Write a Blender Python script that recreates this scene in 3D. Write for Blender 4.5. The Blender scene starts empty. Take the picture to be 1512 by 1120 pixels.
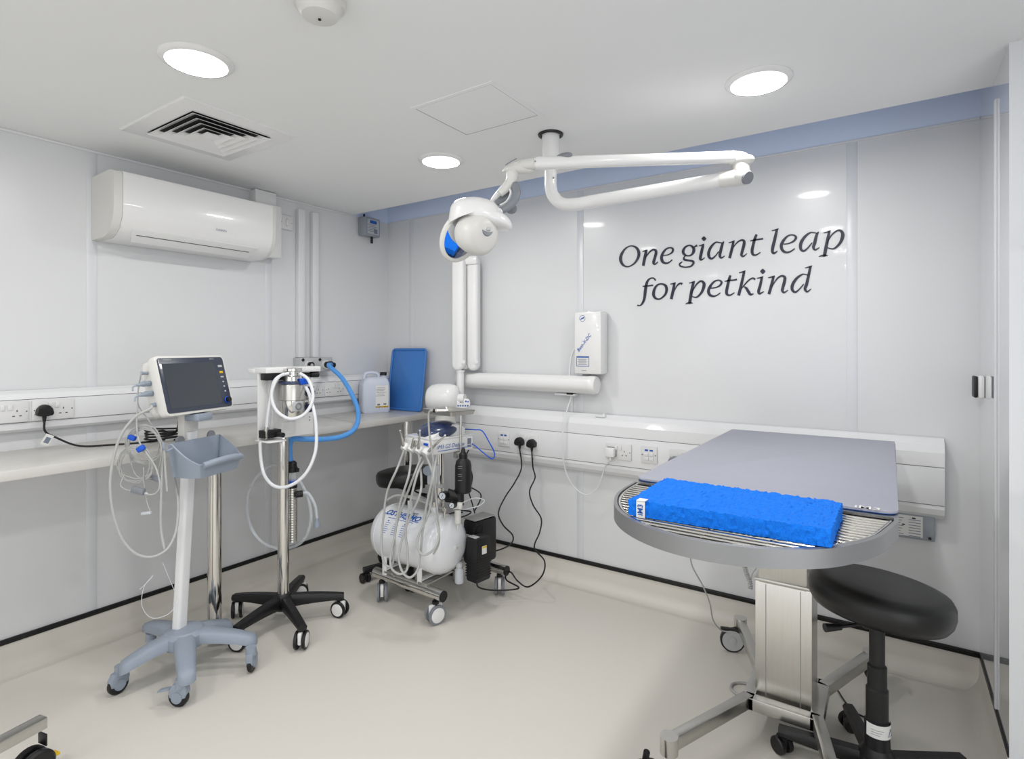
import bpy, bmesh, math, random
from mathutils import Vector, Matrix
random.seed(7)
V = Vector
SC = bpy.context.scene
COL = SC.collection
PI = math.pi

# ------------------------------------------------------------------ camera, world, exposure
F, YAW, HY, CX = 827.5, math.radians(34.1), 515.4, 756.0
FW = V((-math.sin(YAW), math.cos(YAW), 0)); RT = V((math.cos(YAW), math.sin(YAW), 0))
CAM = V((3.039, -2.877, 1.34))
cd = bpy.data.cameras.new('camera'); cam = bpy.data.objects.new('camera', cd); COL.objects.link(cam)
cam.location = CAM; cam.rotation_euler = (PI/2, 0, YAW)
cd.sensor_fit = 'HORIZONTAL'; cd.sensor_width = 36; cd.lens = 36*F/1512; cd.shift_y = -(560-HY)/1512
cd.clip_start = 0.02
SC.camera = cam
SC.view_settings.view_transform = 'Standard'; SC.view_settings.look = 'None'
SC.view_settings.gamma = 1; SC.view_settings.exposure = -1.34; SC.view_settings.use_curve_mapping = False
w = bpy.data.worlds.new('world'); SC.world = w; w.use_nodes = True
w.node_tree.nodes['Background'].inputs[0].default_value = (0.8, 0.86, 1, 1)
w.node_tree.nodes['Background'].inputs[1].default_value = 0.3
LAMP_W = 16.0          # each ceiling downlight
CEIL = 2.2535
DOWNLIGHTS = [(1.22, -1.968), (2.664, -0.828), (1.238, -0.829), (2.664, -1.968), (1.22, -3.1), (2.664, -3.1), (1.22, -4.24), (2.664, -4.24)]
def area(name, loc, size, power, rot=(0, 0, 0), col=(1, .985, .96), shape='DISK', sy=None):
    l = bpy.data.lights.new(name, 'AREA'); l.shape = shape; l.size = size; l.energy = power; l.color = col
    if sy: l.size_y = sy
    o = bpy.data.objects.new(name, l); o.location = loc; o.rotation_euler = rot; COL.objects.link(o); return o
for i, (x, y) in enumerate(DOWNLIGHTS):
    area('downlight_lamp', (x, y, CEIL-.0085), .165, LAMP_W)
# unseen fill panels, added at the right and rear to brighten the ceiling
area('side_fill', (4.45, -3.2, 1.05), 2.4, 50, (PI/2, 0, PI/2), (.95, .975, 1), 'RECTANGLE', 1.7)
area('rear_fill', (2.2, -4.9, 1.15), 3.6, 42, (PI/2, 0, 0), (.965, .98, 1), 'RECTANGLE', 2.1)  # added soft panel out of view, lifts the walls and ceiling from behind

def pt(px, py, d):
    return CAM + FW*d + RT*(d*(px-CX)/F) + V((0, 0, d*(HY-py)/F))
def on(px, py, ax, v):
    r = FW + RT*((px-CX)/F) + V((0, 0, (HY-py)/F)); return CAM + r*((v-CAM[ax])/r[ax])
def onz(px, py, z): return on(px, py, 2, z)

# ------------------------------------------------------------------ materials
def lin(c):
    return tuple(((v/255)/12.92 if v/255 <= .04045 else ((v/255+.055)/1.055)**2.4) for v in c)
MATS = {}
def mat(name, rgb, rough=.5, metal=0, coat=0, var=.03, scale=40, bump=0, trans=0, emit=None, alpha=1, spec=.5, ior=1.45, aniso=False, coatr=.05):
    if name in MATS: return MATS[name]
    m = bpy.data.materials.new(name); m.use_nodes = True; nt = m.node_tree; b = nt.nodes['Principled BSDF']
    c = lin(rgb)
    tc = nt.nodes.new('ShaderNodeTexCoord'); nz = nt.nodes.new('ShaderNodeTexNoise'); nz.inputs['Scale'].default_value = scale
    nz.inputs['Detail'].default_value = 3
    if aniso:
        mp = nt.nodes.new('ShaderNodeMapping'); mp.inputs['Scale'].default_value = (1, 1, .04) if aniso == 'z' else (.04, 1, 1)
        nt.links.new(tc.outputs['Object'], mp.inputs[0]); nt.links.new(mp.outputs[0], nz.inputs['Vector'])
    else: nt.links.new(tc.outputs['Object'], nz.inputs['Vector'])
    mx = nt.nodes.new('ShaderNodeMix'); mx.data_type = 'RGBA'
    mx.inputs[6].default_value = tuple(max(0, v*(1-var)) for v in c)+(1,); mx.inputs[7].default_value = tuple(min(1, v*(1+var)) for v in c)+(1,)
    nt.links.new(nz.outputs['Fac'], mx.inputs[0]); nt.links.new(mx.outputs[2], b.inputs['Base Color'])
    b.inputs['Roughness'].default_value = rough; b.inputs['Metallic'].default_value = metal
    b.inputs['Coat Weight'].default_value = coat; b.inputs['Coat Roughness'].default_value = coatr
    b.inputs['Transmission Weight'].default_value = trans; b.inputs['IOR'].default_value = ior
    b.inputs['Specular IOR Level'].default_value = spec; b.inputs['Alpha'].default_value = alpha
    if bump:
        bp = nt.nodes.new('ShaderNodeBump'); bp.inputs['Strength'].default_value = bump; bp.inputs['Distance'].default_value = .002
        nt.links.new(nz.outputs['Fac'], bp.inputs['Height']); nt.links.new(bp.outputs[0], b.inputs['Normal'])
    if emit:
        b.inputs['Emission Color'].default_value = lin(emit[0])+(1,); b.inputs['Emission Strength'].default_value = emit[1]
    MATS[name] = m; return m
WALL = mat('white_wall_panel', (221, 222, 224), .3, coat=.12, var=.012, scale=1.5)
GLOSSW = mat('gloss_white_panel', (222, 224, 228), .06, coat=1, coatr=.02, var=.01, scale=1.5)
BLUEW = mat('blue_wall_paint', (216, 228, 250), .5, var=.02, scale=3)
CEILM = mat('ceiling_paint', (235, 236, 236), .85, var=.01, scale=2)
FLOORM = mat('beige_vinyl', (216, 212, 204), .4, var=.035, scale=220)
STRIP = mat('black_strip', (14, 14, 15), .45)
JOINT = mat('joint_strip', (219, 221, 225), .3, var=.01)
PVC = mat('white_pvc', (229, 230, 232), .3, coat=.2, var=.01)
PLATE = mat('white_plate', (222, 222, 222), .3, var=.01)
LINE = mat('dark_gap', (92, 90, 88), .7)
WHITE = mat('white_enamel', (232, 232, 232), .25, coat=.4, var=.01)
CREAM = mat('cream_plastic', (216, 215, 211), .4, var=.02)
GREYP = mat('grey_blue_plastic', (146, 156, 170), .42, var=.03, scale=90)
GREYD = mat('mid_grey_plastic', (128, 132, 138), .45)
LGREY = mat('light_grey_plastic', (188, 190, 192), .4)
BLACK = mat('black_plastic', (22, 22, 24), .42, var=.15, scale=150)
VINYL = mat('black_leatherette', (13, 13, 14), .4, coat=.08, coatr=.3, var=.1, scale=260, bump=.12)
CHROME = mat('chrome', (214, 212, 208), .1, 1, var=.02)
STEEL = mat('brushed_steel', (206, 204, 199), .28, 1, var=.06, scale=180, aniso='z')
STEELH = mat('satin_steel', (196, 195, 191), .3, 1, var=.05, scale=120, aniso='x')
ALU = mat('rim_aluminium', (146, 147, 149), .42, .6, var=.03, scale=200)
MATG = mat('lilac_grey_rubber', (160, 162, 176), .42, var=.05, scale=60, aniso='x', bump=.05)
MATB = mat('mat_blue_edge', (38, 88, 160), .5)
FOAM = mat('blue_foam', (0, 119, 243), .9, var=.28, scale=330, bump=1)
BLUEP = mat('blue_plastic', (66, 126, 200), .35, var=.03)
BLUEH = mat('blue_hose_rubber', (84, 154, 226), .45, var=.05)
BLUEC = mat('bright_blue', (16, 84, 200), .4)
NAVY = mat('navy_plastic', (46, 58, 92), .25, coat=.4)
INK = mat('navy_ink', (38, 43, 60), .45, var=.05)
INKG = mat('grey_print', (120, 128, 145), .6)
INKB = mat('blue_print', (30, 90, 175), .5)
HOSEG = mat('grey_hose', (176, 177, 176), .42, var=.03)
HOSEW = mat('white_hose', (224, 226, 230), .4)
COUNTER = mat('counter_laminate', (208, 206, 202), .32, var=.035, scale=130)
TANKW = mat('tank_white', (226, 228, 232), .18, coat=.6, var=.01)
CLEAR = mat('clear_tube', (235, 238, 240), .08, alpha=.32, coat=.5)
CLEARG = mat('clear_plastic', (225, 230, 236), .15, alpha=.55, coat=.4)
JERRY = mat('translucent_can', (206, 213, 228), .35, var=.02)
SCREEN = mat('dark_screen', (52, 58, 66), .12, coat=.5, var=.02)
BEZEL = mat('navy_bezel', (56, 62, 78), .3, coat=.2)
YELLOW = mat('yellow_plastic', (232, 190, 20), .4)
MIRROR = mat('mirror_glass', (226, 230, 236), .03, 1, var=.005)
PAPER = mat('paper_label', (228, 228, 226), .6)
TAN = mat('tan_label', (124, 112, 84), .6)
GREYB = mat('grey_box', (150, 156, 164), .45)
DUSK = mat('duct_dark', (46, 46, 46), .8)
LAMP = mat('lamp_diffuser', (255, 255, 255), .5, emit=((255, 252, 246), 9))
GAUGE = mat('gauge_face', (214, 222, 230), .2)

# ------------------------------------------------------------------ builder
def catmull(p, n=8, closed=False):
    p = [tuple(q) for q in p]; out = []; N = len(p)
    if N < 3 and not closed: return p
    rng = range(N if closed else N-1)
    for i in rng:
        if closed: a, b, c, d = p[(i-1) % N], p[i], p[(i+1) % N], p[(i+2) % N]
        else: a, b, c, d = p[max(i-1, 0)], p[i], p[i+1], p[min(i+2, N-1)]
        for k in range(n):
            t = k/n; out.append(tuple(.5*(2*b[j]+(c[j]-a[j])*t+(2*a[j]-5*b[j]+4*c[j]-d[j])*t*t+(3*b[j]-a[j]-3*c[j]+d[j])*t**3) for j in range(len(b))))
    if not closed: out.append(p[-1])
    return out
def basis(ax):
    ax = V(ax).normalized(); u = ax.cross(V((0, 0, 1)))
    if u.length < 1e-3: u = V((1, 0, 0))
    u.normalize(); return u, ax.cross(u).normalized(), ax
class MB:
    def __init__(s, M=None): s.bm = bmesh.new(); s.mi = 0; s.M = M or Matrix.Identity(4)
    def f(s, vs):
        try: fa = s.bm.faces.new(vs); fa.material_index = s.mi; return fa
        except ValueError: return None
    def v(s, p): return s.bm.verts.new(s.M @ V(p))
    def box(s, c, size, R=None, bev=0, seg=2):
        R = R or Matrix.Identity(3); vs = []
        for x in (-.5, .5):
            for y in (-.5, .5):
                for z in (-.5, .5): vs.append(s.v(V(c)+R @ V((x*size[0], y*size[1], z*size[2]))))
        fs = [s.f([vs[i] for i in q]) for q in ((0, 1, 3, 2), (4, 6, 7, 5), (0, 4, 5, 1), (2, 3, 7, 6), (0, 2, 6, 4), (1, 5, 7, 3))]
        if bev:
            es = {e for fa in fs for e in fa.edges}
            r = bmesh.ops.bevel(s.bm, geom=list(es), offset=bev, segments=seg, affect='EDGES', profile=.5)
            for fa in r['faces']: fa.material_index = s.mi
        return s
    def ring(s, c, u, v, r, n, ry=None):
        return [s.v(V(c)+u*(r*math.cos(2*PI*i/n))+v*((ry or r)*math.sin(2*PI*i/n))) for i in range(n)]
    def loft(s, rings, closed=False, caps=True):
        n = len(rings[0]); R = rings + ([rings[0]] if closed else [])
        for a, b in zip(R, R[1:]):
            for i in range(n): s.f([a[i], a[(i+1) % n], b[(i+1) % n], b[i]])
        if caps and not closed: s.f(rings[0][::-1]); s.f(rings[-1])
        return s
    def cyl(s, p0, p1, r, r1=None, n=24, caps=True):
        u, v, a = basis(V(p1)-V(p0)); r1 = r if r1 is None else r1
        return s.loft([s.ring(p0, u, v, r, n), s.ring(p1, u, v, r1, n)], caps=caps)
    def lathe(s, prof, p0=(0, 0, 0), ax=(0, 0, 1), n=36):
        u, v, a = basis(ax); return s.loft([s.ring(V(p0)+a*h, u, v, max(r, 1e-4), n) for r, h in prof])
    def tube(s, pts, r, n=10, closed=False, sm=8, radii=None):
        P = [V(q) for q in (catmull(pts, sm, closed) if sm else pts)]
        N = len(P); tang = []
        for i in range(N):
            if closed: t = P[(i+1) % N]-P[i-1]
            else: t = P[min(i+1, N-1)]-P[max(i-1, 0)]
            tang.append(t.normalized() if t.length > 1e-9 else V((0, 0, 1)))
        u, v, _ = basis(tang[0]); rings = []
        for i in range(N):
            t = tang[i]; u = (u-t*u.dot(t)); u = u.normalized() if u.length > 1e-6 else basis(t)[0]; v = t.cross(u)
            rr = r if radii is None else radii[0]+(radii[1]-radii[0])*i/(N-1)
            rings.append(s.ring(P[i], u, v, rr, n))
        return s.loft(rings, closed)
    def torus(s, c, ax, R, r, n=32, m=10, Ry=None):
        u, v, a = basis(ax); return s.tube([V(c)+u*R*math.cos(2*PI*i/n)+v*(Ry or R)*math.sin(2*PI*i/n) for i in range(n)], r, m, True, 0)
    def prism(s, poly, o, U, W, depth, bev=0, seg=2):
        U, W = V(U), V(W); N = U.cross(W); o = V(o)
        a = [s.v(o+U*p[0]+W*p[1]) for p in poly]; b = [s.v(o+U*p[0]+W*p[1]+N*depth) for p in poly]
        n = len(poly); fs = [s.f(a[::-1]), s.f(b)]
        for i in range(n): fs.append(s.f([a[i], a[(i+1) % n], b[(i+1) % n], b[i]]))
        if bev:
            es = {e for fa in (fs[0], fs[1]) for e in fa.edges}
            r = bmesh.ops.bevel(s.bm, geom=list(es), offset=bev, segments=seg, affect='EDGES', profile=.5)
            for fa in r['faces']: fa.material_index = s.mi
        return s
    def ell(s, c, r, R=None, n=24, m=14, cut=None):
        R = R or Matrix.Identity(3); rings = []
        for j in range(m+1):
            th = PI*j/m; rings.append([s.v(V(c)+R @ V((r[0]*max(math.sin(th), .01)*math.cos(2*PI*i/n), r[1]*max(math.sin(th), .01)*math.sin(2*PI*i/n), r[2]*math.cos(th)))) for i in range(n)])
        return s.loft(rings)
    def pillow(s, outline, o, U, W, tf, tb, k=7, p=.5):
        # a rounded solid whose silhouette is the outline; tf / tb its bulge along +N / -N
        U, W = V(U), V(W); N = U.cross(W).normalized(); o = V(o)
        cx = sum(q[0] for q in outline)/len(outline); cy = sum(q[1] for q in outline)/len(outline); rings = []
        for j in range(-k, k+1):
            a = abs(j)/k*PI/2; sc = max(math.cos(a), .02)**.8; h = math.sin(a)**1.0*(tf if j > 0 else -tb)
            rings.append([s.v(o+U*(cx+(q[0]-cx)*sc)+W*(cy+(q[1]-cy)*sc)+N*h) for q in outline])
        return s.loft(rings)
    def text(s, txt, size, o, U, W, shear=0, bold=0, th=.0006, align='CENTER'):
        c = bpy.data.curves.new('t', 'FONT'); c.body = txt; c.size = 1; c.align_x = align; c.align_y = 'CENTER'; c.shear = shear; c.offset = bold
        c.resolution_u = 2
        ob = bpy.data.objects.new('t', c); COL.objects.link(ob); dg = bpy.context.evaluated_depsgraph_get(); me = ob.evaluated_get(dg).to_mesh()
        U, W, o = V(U), V(W), V(o); N = U.cross(W); vs = [s.v(o+U*(q.co.x*size)+W*(q.co.y*size)+N*th) for q in me.vertices]
        for pl in me.polygons: s.f([vs[i] for i in pl.vertices])
        ob.evaluated_get(dg).to_mesh_clear(); bpy.data.objects.remove(ob); bpy.data.curves.remove(c); return s
    def build(s, name, mats, parent=None, world=True, angle=35, kind=None, label=None):
        mats = mats if isinstance(mats, (list, tuple)) else [mats]
        me = bpy.data.meshes.new(name); bmesh.ops.recalc_face_normals(s.bm, faces=s.bm.faces[:])
        o = bpy.data.objects.new(name, me); COL.objects.link(o)
        if parent:
            o.parent = parent
            if world: s.bm.transform(wm(parent).inverted())
        elif world and s.bm.verts:
            vs = [q.co for q in s.bm.verts]; c = V(((min(q.x for q in vs)+max(q.x for q in vs))/2, (min(q.y for q in vs)+max(q.y for q in vs))/2, min(q.z for q in vs)))
            s.bm.transform(Matrix.Translation(-c)); o.location = c
        s.bm.to_mesh(me); s.bm.free()
        for m in mats: me.materials.append(m)
        me.polygons.foreach_set('use_smooth', [True]*len(me.polygons)); me.set_sharp_from_angle(angle=math.radians(angle))
        if kind: o['kind'] = kind
        if label: o['label'] = label
        return o
def wm(o):
    m = Matrix.LocRotScale(o.location, o.rotation_euler, o.scale)
    return wm(o.parent) @ m if o.parent else m
def thing(name, label, cat, loc=(0, 0, 0), rz=0, group=None):
    o = bpy.data.objects.new(name, None); COL.objects.link(o); o.empty_display_size = .05
    o.location = loc; o.rotation_euler = (0, 0, rz); return tag(o, label, cat, group)
def tag(o, label, cat, group=None):
    o['label'] = label; o['category'] = cat
    if group: o['group'] = group
    return o
def dup(o, parent=None):
    c = o.copy(); COL.objects.link(c); c.parent = parent
    for ch in [q for q in COL.objects if q.parent == o]: dup(ch, c)
    return c
def struct(name, mb, m, angle=35): return mb.build(name, m, kind='structure', angle=angle)
def B(M=None): return MB(M)
def Rz(a): return Matrix.Rotation(a, 3, 'Z')
def rrect(w, h, r, n=5):
    out = []
    for cx, cy, a0 in ((w/2-r, h/2-r, 0), (-w/2+r, h/2-r, PI/2), (-w/2+r, -h/2+r, PI), (w/2-r, -h/2+r, 1.5*PI)):
        out += [(cx+r*math.cos(a0+PI/2*i/n), cy+r*math.sin(a0+PI/2*i/n)) for i in range(n+1)]
    return out
X, Y, Zv = V((1, 0, 0)), V((0, 1, 0)), V((0, 0, 1))

# ------------------------------------------------------------------ the room
YB, XR, YC = -5.0, 4.5, -0.66      # rear wall, far right wall, end of the right pier
PX = 3.33
EDGE = -0.327                      # ceiling stops here, recess above back wall
b = B(); b.box((2.25, -2.5, -.05), (4.7, 5.2, .1)); struct('floor', b, FLOORM)
b = B(); b.box((2.25, (YB+EDGE)/2, CEIL+.02), (4.7, EDGE-YB, .04)); struct('ceiling', b, CEILM)
b = B(); b.box((-.05, -2.5, 1.33), (.1, 5.2, 2.66)); b.mi = 1; b.box((.001, EDGE/2, CEIL+.2), (.004, -EDGE, .4)); struct('wall_left', b, [WALL, BLUEW])
b = B(); b.box((2.25, .05, 1.33), (4.7, .1, 2.66)); b.mi = 1; b.box((2.25, -.002, CEIL+.2), (4.6, .004, .4)); struct('wall_back', b, [WALL, BLUEW])
b = B(); b.box((PX+.6, YC/2, 1.33), (1.2, -YC, 2.66)); struct('wall_right', b, GLOSSW)
b = B(); b.box((XR+.05, -2.8, 1.33), (.1, 4.6, 2.66)); struct('wall_far_right', b, WALL)
b = B(); b.box((2.25, YB-.05, 1.33), (4.7, .1, 2.66)); struct('wall_front', b, WALL)
b = B(); b.box((2.25, EDGE/2, 2.50), (4.7, -EDGE+.1, .04)); b.box((2.25, EDGE-.02, 2.40), (4.7, .02, .22)); struct('ceiling_recess', b, BLUEW)
# coved vinyl skirting with black cap strip
def cove(name, p0, p1, nrm, h=.12, r=.055):
    p0, p1, nrm = V(p0), V(p1), V(nrm); prof = [(.004, h), (.004, r)]
    prof += [(.004+r*(1-math.cos(a)), r*(1-math.sin(a))) for a in [PI/2*i/6 for i in range(1, 7)]] + [(.004+r+.02, .001), (0, .0005), (0, h)]
    b = B(); b.loft([[b.v(p+nrm*q[0]+Zv*q[1]) for q in prof] for p in (p0, p1)]); return struct(name, b, FLOORM)
cove('baseboard_left', (0, YB, 0), (0, 0, 0), X); cove('baseboard_back', (0, 0, 0), (PX, 0, 0), -Y); cove('baseboard_right', (PX, 0, 0), (PX, YC, 0), -X)
b = B(); b.box((.006, YB/2, .131), (.012, -YB, .022), bev=.003); struct('trim_1', b, STRIP)
b = B(); b.box((PX/2, -.006, .131), (PX, .012, .022), bev=.003); struct('trim_2', b, STRIP)
b = B(); b.box((PX-.002, YC/2, .131), (.004, -YC, .022), bev=.003); struct('trim_3', b, STRIP)
# vertical panel joint strips
n = 4
for y in (-1.83, -.95, -3.05):
    b = B(); b.box((.001, y, (.142+CEIL)/2), (.003, .04, CEIL-.142), bev=.001); struct('trim_%d' % n, b, JOINT); n += 1
for x in (.235, 1.564, 2.895):
    b = B(); b.box((x, -.001, (.142+CEIL)/2), (.04, .003, CEIL-.142), bev=.001); struct('trim_%d' % n, b, JOINT); n += 1
b = B(); b.box((PX-.003, -.42, (.142+CEIL-.08)/2), (.007, .02, CEIL-.222), bev=.002); struct('trim_%d' % n, b, JOINT); n += 1
b = B(); b.box((.004, (YB+EDGE)/2, CEIL-.006), (.008, EDGE-YB, .012), bev=.003); struct('trim_%d' % n, b, PVC); n += 1
b = B(); b.box((PX/2, -.004, CEIL), (PX, .008, .01), bev=.003); struct('trim_%d' % n, b, JOINT); n += 1

# ------------------------------------------------------------------ ceiling fittings
LLAB = {0: 'round ceiling downlight in front of the square air vent, largest of the lit three', 1: 'round ceiling downlight at the right, above the end of the surgical light arm',
        2: 'small round ceiling downlight farthest away, left of the ceiling-hung surgical light'}
for i, (x, y) in enumerate(DOWNLIGHTS[:3]):
    t = thing('ceiling_light', LLAB[i], 'light', (x, y, CEIL-.02), group='round ceiling downlights')
    b = B(); u_, v_, a_ = basis(Zv); b.loft([b.ring((x, y, CEIL-.012+h), u_, v_, r_, 48) for r_, h in ((.088, .004), (.089, 0), (.1, .002), (.107, .009), (.107, .012), (.088, .012))], closed=True); b.build('trim_ring', WHITE, t)
    b = B(); b.cyl((x, y, CEIL-.007), (x, y, CEIL-.003), .0885, n=48); b.build('diffuser', LAMP, t)
t = thing('ceiling_vent', 'square white four-way air vent with nested louvres in the ceiling', 'vent', (.665, -1.638, CEIL-.02), group=None)
cx, cy = .662, -1.636
def sqring(b, h0, h1, z0, z1, t=.002):
    A = [(-1, -1), (1, -1), (1, 1), (-1, 1)]
    r = [[b.v((cx+q[0]*h*1.07, cy+q[1]*h*.93, z)) for q in A] for h, z in ((h0, z0), (h1, z1), (h1, z1+t), (h0, z0+t))]
    b.loft(r, closed=True)
b = B(); sqring(b, .245, .175, CEIL-.008, CEIL-.012, .01); sqring(b, .25, .24, CEIL-.001, CEIL-.008, .002); b.build('frame', WHITE, t)
b = B(); b.box((cx, cy, CEIL-.0015), (.36, .32, .003)); b.build('duct', DUSK, t)
for k, h in enumerate((.17, .135, .1, .065)):
    b = B(); sqring(b, h+.004, h-.028, CEIL-.020, CEIL-.004, .0015); b.build('louvre', WHITE, t)
b = B(); b.box((cx, cy, CEIL-.016), (.06, .052, .006)); b.build('centre_plate', WHITE, t)
t = thing('access_hatch', 'flush square white access hatch set in the ceiling beside the surgical light mount', 'hatch', (1.72, -1.167, CEIL))
b = B(); cx, cy = 1.722, -1.168; sqring(b, .182, .166, CEIL-.004, CEIL-.004, .004); b.build('frame', CEILM, t)
b = B(); b.box((cx, cy, CEIL-.0015), (.352, .306, .003)); b.build('panel', CEILM, t)
b = B(); sqring(b, .1665, .1645, CEIL-.0035, CEIL-.0035, .0035); b.build('gap', LINE, t)
t = thing('smoke_detector', 'white dome smoke detector cut by the top edge of the photo', 'smoke detector', (1.80, -1.935, CEIL-.05))
b = B(); b.lathe([(.02, 0), (.045, .006), (.055, .02), (.058, .03)], (1.80, -1.945, CEIL-.05)); b.build('dome', CREAM, t)
b = B(); b.lathe([(.058, 0), (.066, .004), (.068, .02)], (1.80, -1.945, CEIL-.02)); b.mi = 1; b.cyl((1.80, -1.945, CEIL-.053), (1.80, -1.945, CEIL-.05), .004); b.build('base', [CREAM, BLACK], t)

# ------------------------------------------------------------------ air conditioner on left wall
t = thing('air_conditioner', 'white wall-mounted air conditioner high on the left wall', 'air conditioner', (0, -1.45, 1.84))
y0, y1 = -1.83, -1.075; zt, zb = 2.13, 1.838
prof = [(.004, zb), (.13, zb), (.175, zb+.012), (.212, zb+.04), (.236, zb+.085), (.243, zb+.14), (.243, zt-.02), (.236, zt-.006), (.2, zt+.004), (.004, zt)]
b = B(); b.loft([[b.v((q[0], y, q[1])) for q in prof] for y in (y0+.035, y1)]); b.build('body', WHITE, t, angle=28)
prof2 = [(x*.985, z+(.002 if z < 2 else -.003)) for x, z in prof]
for ya, yb in ((y0, y0+.034), (y1+.001, y1+.02)):
    b = B(); b.loft([[b.v((q[0], y, q[1])) for q in prof2] for y in (ya, yb)]); b.build('end_cap', CREAM, t, angle=28)
b = B(); P0, P1 = V((.150, 0, zb-.002)), V((.224, 0, zb+.052))
b.prism([(y0+.1, 0), (y1-.09, 0), (y1-.07, .085), (y0+.08, .085)], (.148, 0, zb-.0025), Y, V((.76, 0, .56)).normalized(), .006, bev=.002); b.build('flap', WHITE, t)
b = B(); b.box((.145, (y0+y1)/2, zb-.001), (.012, .54, .005)); b.box((.19, (y0+y1)/2, zb+.0225), (.003, .54, .006), Matrix.Rotation(-.65, 3, 'Y')); 
b.build('air_slot', LINE, t)
b = B(); b.text('DAIKIN', .016, (.2445, -1.36, zb+.1), Y, V((-.06, 0, 1)).normalized(), th=.001); b.build('lettering', INKG, t)
b = B(); b.box((.045, -1.0, 2.02), (.09, .16, .3), bev=.006); b.build('pipe_cover', WHITE, t)
b = B(); b.box((.03, -1.0, 2.21), (.06, .13, .08), bev=.004); b.build('pipe_cover', WHITE, t)

# ------------------------------------------------------------------ plates, sockets
def frame(face, c, u):  # matrix: local x along the wall, local y up, local z out of wall
    n = u.cross(Zv); return Matrix(((u.x, 0, n.x, c[0]), (u.y, 0, n.y, c[1]), (u.z, 1, n.z, c[2]), (0, 0, 0, 1)))
UA, UB = Y, X   # wall A normal +x = Y x Z ; wall B: X x Z = -Y
def socket(c, u, label, group, double=True, switches=True):
    M = frame(None, c, u); w = .146 if double else .086
    t = thing('electrical_socket', label, 'socket', c, group=group)
    b = B(M); b.box((0, 0, .005), (w, .086, .010), bev=.003); b.mi = 1
    for sx in ((-.042, .042) if double else (0,)):
        if double: xs = sx*1.0
        else: xs = 0
        b.box((xs-.008, .004, .0102), (.0035, .008, .001)); b.box((xs-.019, -.017, .0102), (.008, .004, .001)); b.box((xs+.003, -.017, .0102), (.008, .004, .001))
    for sx in (-1, 1): b.cyl((sx*(w/2-.008), 0, .01), (sx*(w/2-.008), 0, .0106), .0028, n=10)
    b.build('plate', [PLATE, LINE], t)
    for sx in ((-.012, .012) if double else ()):
        b = B(M); b.box((sx, .02, .0125), (.014, .024, .006), Matrix.Rotation(.12, 3, 'X'), bev=.0015); b.build('rocker_switch', PVC, t)
    return t
def netplate(c, label):
    M = frame(None, c, UB); t = thing('network_outlet', label, 'socket', c, group='network outlets on the back wall trunking')
    b = B(M); b.box((0, 0, .005), (.086, .086, .010), bev=.003); b.mi = 1; b.cyl((-.035, 0, .01), (-.035, 0, .0108), .003, n=10); b.cyl((.035, 0, .01), (.035, 0, .0108), .003, n=10)
    b.mi = 2; b.box((-.013, .024, .0102), (.018, .009, .001)); b.box((.013, .024, .0102), (.018, .009, .001)); b.build('plate', [PLATE, LINE, INKB], t)
    for sx in (-.013, .013):
        for sz in (.004, -.018):
            b = B(M); b.box((sx, sz, .012), (.022, .016, .005), bev=.001); b.build('shutter', PVC, t)
def plug(b, c, u, s=1):   # a moulded plug: D shaped body with nose down
    M = frame(None, c, u); q = B(M); b2 = b; b2.M = M
    pl = [(-.024, -.018), (.024, -.018), (.026, .0), (.02, .018), (.008, .027), (-.008, .027), (-.02, .018), (-.026, 0)]
    b2.prism([(x*s, y*s) for x, y in catmull(pl, 3, True)], (0, 0, .011), X, Y, .034, bev=.006)
    b2.cyl((0, -.016, .024), (0, -.045, .024), .009, .005, n=12)
    b2.M = Matrix.Identity(4); return M @ V((0, -.045, .024))

# left wall trunking
def trunk(name, label, p0, p1, nrm, prof, lines):
    t = thing(name, label, 'trunking', V(p0)+V((0, 0, prof[-1][1])))
    p0, p1, nrm = V(p0), V(p1), V(nrm)
    b = B(); b.loft([[b.v(p+nrm*q[0]+Zv*q[1]) for q in prof] for p in (p0, p1)]); b.build('body', PVC, t, angle=20)
    for z0, z1, o in lines:
        b = B(); c = (p0+p1)/2+nrm*(o+.0005)+Zv*((z0+z1)/2); L = (p1-p0).length
        sz = (.003, L-.002, z1-z0) if abs(nrm.x) > .5 else (L-.002, .003, z1-z0)
        b.box(c, sz, bev=.0008); d = nrm*.0002
        b.mi = 1
        for z in (z0, z1): b.box(c*1+Zv*(z-(z0+z1)/2), (.0032, L-.003, .0022) if abs(nrm.x) > .5 else (L-.003, .0032, .0022))
        b.build('lid', [PVC, LINE], t)
TA, TB = .058, .07
trunk('cable_trunking', 'long white dado trunking along the left wall above the worktop', (0, YB+.01, 0), (0, -.012, 0), X,
      [(.0045, 1.168), (.02, 1.168), (.045, 1.155), (TA, 1.132), (TA, 1.036), (.05, 1.008), (.03, .996), (.0045, .992)], [(1.037, 1.131, TA)])
trunk('cable_trunking', 'white dado trunking along the back wall, running behind the table', (.70, 0, 0), (3.215, 0, 0), -Y,
      [(.005, .980), (.025, .978), (.058, .955), (TB, .925), (TB, .70), (.06, .675), (.03, .652), (.005, .648)], [(.716, .868, TB)])
def onA(px, py): return on(px, py, 0, TA)
def onB(px, py): return on(px, py, 1, -TB)
p = onA(8, 610); socket((TA, p.y, 1.083), UA, 'empty white double socket at the far left end of the left trunking', 'double sockets on the left wall')
p = onA(78, 603); sockL = (TA, p.y, 1.083); socket(sockL, UA, 'white double socket on the left wall with a black plug in it', 'double sockets on the left wall')
p = onA(462, 575); socket((TA, p.y, 1.083), UA, 'white double socket behind the vaporiser, below the gas outlets', 'double sockets on the left wall')
p = onA(493, 571); socket((TA, p.y, 1.083), UA, 'white double socket inside the curve of the blue hose, left of the plastic can', 'double sockets on the left wall')
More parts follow.
